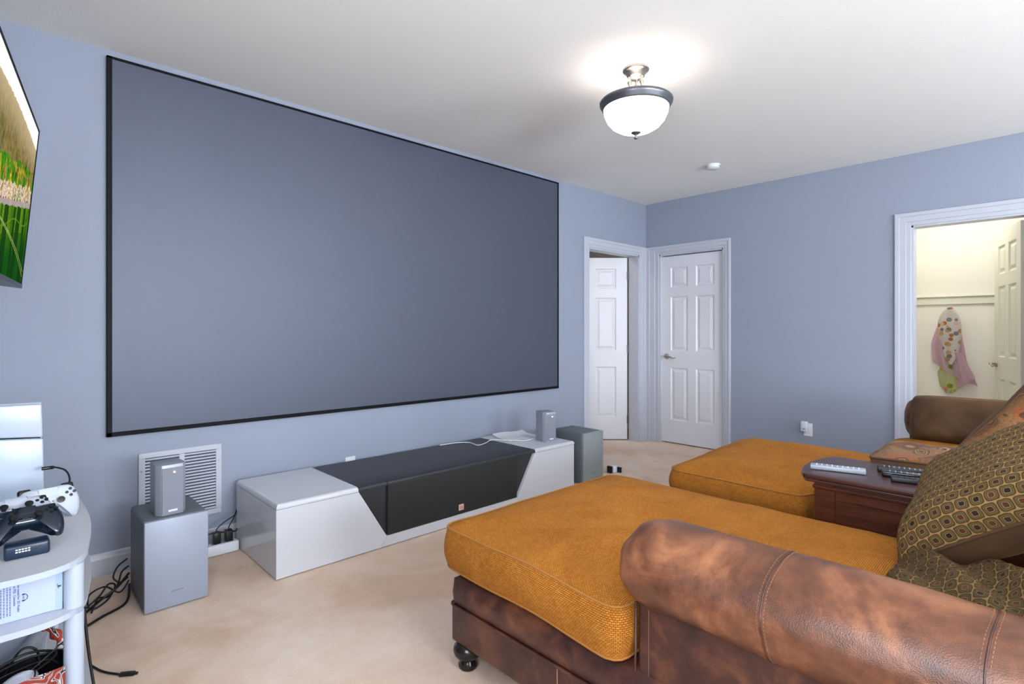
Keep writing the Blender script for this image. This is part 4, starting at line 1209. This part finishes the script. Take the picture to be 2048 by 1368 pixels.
# T-shaped seat cushion
poly = round_poly([(1.172, .828), (1.172, 1.60), (2.205, 1.60), (2.205, -.40), (1.42, -.40), (1.42, .822)], [.055, .07, .07, .05, .05, .05], 8)
poly = resample(poly, .03)
bm, top, bot = box_cushion(poly, (1.76, .72), .362, .500, crown=.045, bulge=.016, seed=2, wr=.009, wscale=3.5, sag=lambda x, y: -.020 * min(1, max(0, 1 - (y - .9) / .25)) * max(0, 1 - (x - 1.17) / .35) )
obj('seat_cushion', bm, 'gold', ch, smooth=True, auto=60, label='gold basket-weave seat cushion')
cush = ch.children[-1] if len(ch.children) else None
seatc = [o for o in COL.objects if o.name.startswith('seat_cushion')][0]
obj('piping', tube(bmesh.new(), dedupe(top, .012), .0038, 8, True), 'gold_pipe', seatc, smooth=True)
obj('piping', tube(bmesh.new(), dedupe(bot, .012), .0038, 8, True), 'gold_pipe', seatc, smooth=True)
# arm: panel, roll, seams, nails
AX, AZ, RX, RZ = 1.268, .598, .132, .112
bm = bmesh.new(); box(bm, 1.212, 1.405, -.62, .80, .095, .60, .012, 3)
obj('arm_panel', bm, 'leather_dark', ch, smooth=True, auto=50)
obj('arm_roll', arm_roll(AX, AZ, RX, RZ, .835, -.62, 1), 'leather', ch, smooth=True, auto=60, label='worn rolled leather arm')
for y in (.455, .105, -.25): arm_seam(AX, AZ, RX, RZ, y, ch)
obj('welt', tube(bmesh.new(), [Vector((1.212, .803, .10)), Vector((1.210, .805, .30)), Vector((1.212, .803, .50))], .0035, 8), 'leather_dark', ch, smooth=True)
obj('stitching', tube(bmesh.new(), [Vector((1.2112, .765, .11)), Vector((1.2112, .765, .50))], .0006, 5), 'thread', ch)
for z in (.125, .225, .30): obj('nail_head', La([(0, -.006), (.004, -.005), (.006, 0), (0, 0)], (1.212, .803, z), 12, 'x'), 'brass_nail', ch, smooth=True)
bm = bmesh.new(); box(bm, 1.212, 2.205, -.62, -.42, .30, .86, .05, 4)
obj('back_rest', bm, 'leather_dark', ch, smooth=True, auto=60)
bm, sf, sb = pillow((1.44, -.27, .53), (1, 0, 0), (0, -.12, 1), .74, .42, .12, seed=4, boxed=.10, N=20, pinch=.03)
obj('back_cushion', bm, ('brown_velvet', 'brown_velvet'), ch, smooth=True, auto=75, label='brown velvet back cushion')
# ------------------------------------------------------------------ wedge side table between the seats
tb = thing('wedge_table', (2.4, .2, 0), 'dark wooden side table with bowed front end wedged between the two chaises', 'table')
top = round_poly([(2.216, .722), (2.26, .745), (2.33, .762), (2.41, .768), (2.48, .762), (2.55, .746), (2.60, .727), (2.60, -.5), (2.212, -.5)], [.004, .015, .02, .02, .02, .02, .006, .01, .01], 5)
bm = bmesh.new(); prism(bm, [(p.x, p.y) for p in top], .640, .652, 'z', .003, 2)
obj('top_moulding', bm, 'cherry_top', tb, smooth=True, auto=40)
C_ = Vector((2.4, .2))
bm = bmesh.new(); prism(bm, [(C_.x + (p.x - C_.x) * 1.02 if abs(p.x - C_.x) > .1 else p.x, p.y + (.006 if p.y > 0 else 0)) for p in top], .652, .670, 'z', .005, 3)
obj('table_top', bm, 'cherry_top', tb, smooth=True, auto=40)
bm = bmesh.new(); box(bm, 2.232, 2.59, -.48, .695, .04, .640, .003, 1)
obj('carcase', bm, 'cherry', tb)
for b in ((2.226, 2.236, .625, .695, .04, .640), (2.226, 2.236, -.48, -.41, .04, .640), (2.226, 2.236, -.41, .625, .585, .640), (2.226, 2.236, -.41, .625, .04, .10)):
    obj('frame_rail', Bx(*b, .002, 1), 'cherry', tb)
obj('bead_moulding', Bx(2.221, 2.236, -.48, .70, .618, .632, .004, 3), 'cherry', tb, smooth=True, auto=40)

# remotes on the table
def remote(p0, p1, w, h, mat, label, keys='white_print', keyn=10, group=None):
    p0, p1 = Vector(p0), Vector(p1); d = p1 - p0; L = d.length
    r = thing('remote_control', ((p0 + p1) / 2), label, 'remote', group, rot=(0, 0, math.atan2(d.y, d.x)))
    bm = Bx(-L / 2, L / 2, -w / 2, w / 2, 0.0005, h, .004, 3)
    obj('remote_body', bm, mat, r, smooth=True, auto=35, local=True)
    kb = bmesh.new()
    for i in range(keyn):
        for j in (-1, 0, 1):
            x = -L * .38 + L * .76 * i / (keyn - 1); lathe(kb, [(0, h - .001), (w * .06, h - .001), (w * .055, h + .0008), (0, h + .001)], (x, j * w * .27, 0), 8)
    obj('keypad', kb, keys, r, local=True, kind='stuff', label='small round keys')
    return r
remote((2.31, .735, .670), (2.36, .560, .670), .042, .018, 'silver', 'silver remote control lying at the bowed front end of the wedge table', 'white_print', 9)
remote((2.455, .545, .670), (2.50, .365, .670), .042, .020, 'black', 'black remote farthest from the silver one, behind the other black remotes', 'silver', 10)
remote((2.385, .515, .670), (2.43, .315, .670), .042, .020, 'black_gloss', 'middle one of three black remotes side by side on the table', 'silver', 10)
remote((2.325, .475, .670), (2.37, .285, .670), .040, .018, 'black', 'black remote nearest the table edge in front of the other two black ones', 'black_gloss', 10)

# ------------------------------------------------------------------ far seat
fs = thing('sectional_sofa', (3.5, .4, 0), 'far gold-cushioned sectional with chaise and leather arm in front of the closet doorway', 'sofa')
leather_base(2.62, 3.56, -.6, 1.45, fs, zw=.225, z1=.32)
leather_base(3.57, 4.62, -.6, .76, fs, zw=.225, z1=.32)
for x, y in ((2.68, 1.38), (3.50, 1.38), (4.5, .68), (4.5, -.5), (2.70, -.5)): bun_foot(x, y, fs)
poly = resample(round_poly([(2.615, -.40), (2.615, .82), (2.535, .84), (2.535, 1.49), (3.62, 1.56), (3.66, .90), (3.60, .80), (3.60, -.40)], [.05, .02, .03, .08, .10, .08, .03, .05], 8), .04)
bm, top, bot = box_cushion(poly, (3.1, .75), .36, .488, crown=.05, bulge=.016, seed=7, wr=.008, wscale=3.5)
o = obj('seat_cushion', bm, 'gold', fs, smooth=True, auto=60, label='gold chaise seat cushion')
obj('piping', tube(bmesh.new(), dedupe(top, .012), .0038, 8, True), 'gold_pipe', o, smooth=True)
obj('piping', tube(bmesh.new(), dedupe(bot, .012), .0038, 8, True), 'gold_pipe', o, smooth=True)
poly = resample(round_poly([(3.62, -.40), (3.66, .72), (3.75, .85), (4.36, .85), (4.38, .80), (4.38, -.40)], [.04, .03, .05, .05, .04, .05], 8), .04)
bm, top, bot = box_cushion(poly, (4.0, .25), .36, .49, crown=.035, bulge=.014, seed=9)
o = obj('seat_cushion', bm, 'gold', fs, smooth=True, auto=60, label='gold seat cushion beside the arm')
obj('piping', tube(bmesh.new(), dedupe(top, .012), .0038, 8, True), 'gold_pipe', o, smooth=True)
bm = bmesh.new(); box(bm, 4.42, 4.60, -.6, .80, .095, .62, .012, 3)
obj('arm_panel', bm, 'leather_dark', fs, smooth=True, auto=50)
obj('arm_roll', arm_roll(4.51, .62, .135, .125, .83, -.6, 5, cap=.06), 'leather_dark', fs, smooth=True, auto=60)
bm = bmesh.new(); box(bm, 2.62, 4.62, -.62, -.42, .30, .86, .05, 4)
obj('back_rest', bm, 'leather_dark', fs, smooth=True, auto=60)

# loose pillows
def cushion(name, C1, e1, e2, L1, L2, T, mats, label, cat='pillow', pipe='brown_velvet', **k):
    r = thing(name, tuple(Vector(C1)), label, cat)
    bm, sf, sb = pillow(C1, e1, e2, L1, L2, T, **k)
    o = obj('cushion_cover', bm, mats, r, smooth=True, auto=75)
    obj('piping', tube(bmesh.new(), dedupe(sf), .005, 8, True), pipe, r, smooth=True)
    if k.get('boxed'): obj('piping', tube(bmesh.new(), dedupe(sb), .005, 8, True), pipe, r, smooth=True)
    return r
# brown pillow leaning on the far arm
cushion('throw_pillow', (4.27, .775, .50), (0, -1, 0), (.30, 0, 1), .62, .30, .17, ('brown_velvet', 'brown_velvet'), 'plain brown velvet pillow leaning against the far leather arm in front of the closet', seed=3, wr=.022, wscale=5, boxed=.03, pinch=.02, corner=.09)
# paisley back pillow lying flat beside the table
cushion('paisley_cushion', (2.63, .63, .625), (0, -1, .015), (1, .06, .01), .70, .40, .05, ('paisley', 'brown_velvet'), 'flat boxed paisley cushion lying beside the wedge table behind the remotes', seed=5, wr=.02, wscale=5, boxed=.11, pinch=.05)
# big paisley pillow standing
cushion('paisley_pillow', (3.10, .42, .66), (.15, -.25, .33), (.35, -.45, -.25), .56, .56, .20, ('brown_velvet', 'paisley'), 'big paisley pillow propped up behind the flat paisley cushion at the right edge', seed=6, wr=.018, wscale=4)
# honeycomb patterned pillow
cushion('patterned_pillow', (1.81, .365, .55), (-.09, -.30, .22), (.42, .03, .09), .50, .50, .20, ('ogee', 'brown_velvet'), 'large tan pillow woven with rows of small dark squares and brown velvet back', seed=8, wr=.012, wscale=4)
# crumpled patterned cushion low between the arm and the pillow
cushion('crumpled_cushion', (1.43, .36, .562), (1, .02, .0), (.05, -1, .10), .38, .52, .13, ('brown_velvet', 'ogee_small'), 'crumpled darker patterned cushion lying between the leather arm and the square-patterned pillow', seed=11, wr=.012, wscale=7, folds=lambda x, y: .016 * math.sin((x * .5 + y) * 48))

# white pouf beyond the far chaise
pf = thing('white_pouf', (4.0, 1.3, 0), 'pale white round pouf just showing beyond the far gold chaise cushion', 'pouf')
obj('pouf_body', La([(0, 0), (.24, 0), (.27, .03), (.285, .15), (.28, .30), (.25, .37), (.18, .395), (0, .405)], (4.02, 1.28, 0), 40), 'paper', pf, smooth=True, auto=60)
obj('pouf_seam', tube(bmesh.new(), [Vector((4.02 + .267 * math.cos(q), 1.28 + .267 * math.sin(q), .345)) for q in [2 * PI * k / 48 for k in range(48)]], .004, 6, True), 'paper', pf, smooth=True)

# small block on the carpet near the doorway
bl = thing('toy_block', (3.83, 2.75, 0), 'tiny black and white block on the carpet beyond the near gold cushion', 'toy')
obj('white_middle', Bx(3.795, 3.845, 2.735, 2.785, .001, .056, .006, 2), 'plastic_white', bl, smooth=True, auto=40)
obj('dark_end', Bx(3.770, 3.794, 2.745, 2.790, .004, .060, .003, 2), 'black', bl, smooth=True, auto=40)
obj('dark_end', Bx(3.846, 3.868, 2.705, 2.745, .001, .046, .003, 2), 'black', bl, smooth=True, auto=40)

# ------------------------------------------------------------------ towels in the closet
def drape(name, outline_l, outline_r, z_top, z_bot, x, mat, parent, amp, freq, ph=0, N=24, K=22, thick=.004, hem=None):
    """hanging cloth facing -x; outlines give y of the left and right edge for t in 0..1 down the cloth"""
    bm = bmesh.new(); uvl = bm.loops.layers.uv.new('UVMap'); g = []
    def interp(tab, t):
        for (a_, va), (b_, vb) in zip(tab, tab[1:]):
            if a_ <= t <= b_: return va + (vb - va) * (t - a_) / (b_ - a_)
        return tab[-1][1]
    for i in range(K + 1):
        t = i / K; row = []
        yl, yr = interp(outline_l, t), interp(outline_r, t)
        for j in range(N + 1):
            u = j / N; y = yl + (yr - yl) * u
            zb = z_bot if hem is None else z_bot + hem(u)
            z = z_top + (zb - z_top) * t
            f = amp * (.25 + .75 * t) * math.sin(freq * PI * u + ph) + .008 * noise.noise(Vector((y * 12, z * 6, ph)))
            row.append(bm.verts.new((x - .012 - .05 * math.sin(PI * u) * (1 - .4 * t) + f, y, z)))
        g.append(row)
    for i in range(K):
        for j in range(N):
            fc = bm.faces.new((g[i][j], g[i][j + 1], g[i + 1][j + 1], g[i + 1][j]))
            for lp in fc.loops: lp[uvl].uv = (lp.vert.co.y, lp.vert.co.z)
    bmesh.ops.solidify(bm, geom=bm.faces[:], thickness=thick)
    return obj(name, bm, mat, parent, smooth=True, auto=70)
tw = thing('hooded_towel', (6.73, .87, 1.42), 'pink hooded towel with white animal-print hood hanging on the closet wall', 'towel')
drape('towel_body', [(0, .935), (.3, .99), (.62, 1.035), (1, 1.02)], [(0, .85), (.3, .80), (.7, .76), (1, .68)], 1.39, .70, 6.715, 'towel_pink', tw, .018, 5, 0, hem=lambda u: .22 * (1 - u) * (1 - .3 * u) - .02)
drape('towel_corner', [(0, .86), (.4, .84), (1, .83)], [(0, .80), (.5, .75), (1, .695)], 1.0, .66, 6.700, 'towel_pink', tw, .014, 3, 1, hem=lambda u: .10 * u)
drape('towel_hood', [(0, .905), (.08, .945), (.25, .978), (.6, .975), (.9, .95), (1, .925)], [(0, .865), (.08, .83), (.25, .80), (.6, .80), (.9, .83), (1, .87)], 1.43, .91, 6.685, 'print_white', tw, .012, 3, 2, hem=lambda u: .03 * math.cos(u * PI))
obj('hanging_hook', tube(bmesh.new(), smooth_path([(6.748, .88, 1.40), (6.70, .88, 1.40), (6.68, .88, 1.42), (6.685, .88, 1.44)], 5), .005, 8), 'nickel', tw, smooth=True)
tw2 = thing('printed_cloth', (6.73, .90, .85), 'yellow and green printed cloth hanging below the pink hooded towel', 'towel')
drape('cloth_body', [(0, .93), (.4, .99), (.8, .97), (1, .92)], [(0, .86), (.4, .80), (.8, .81), (1, .87)], .93, .60, 6.732, 'print_green', tw2, .010, 3, 1)
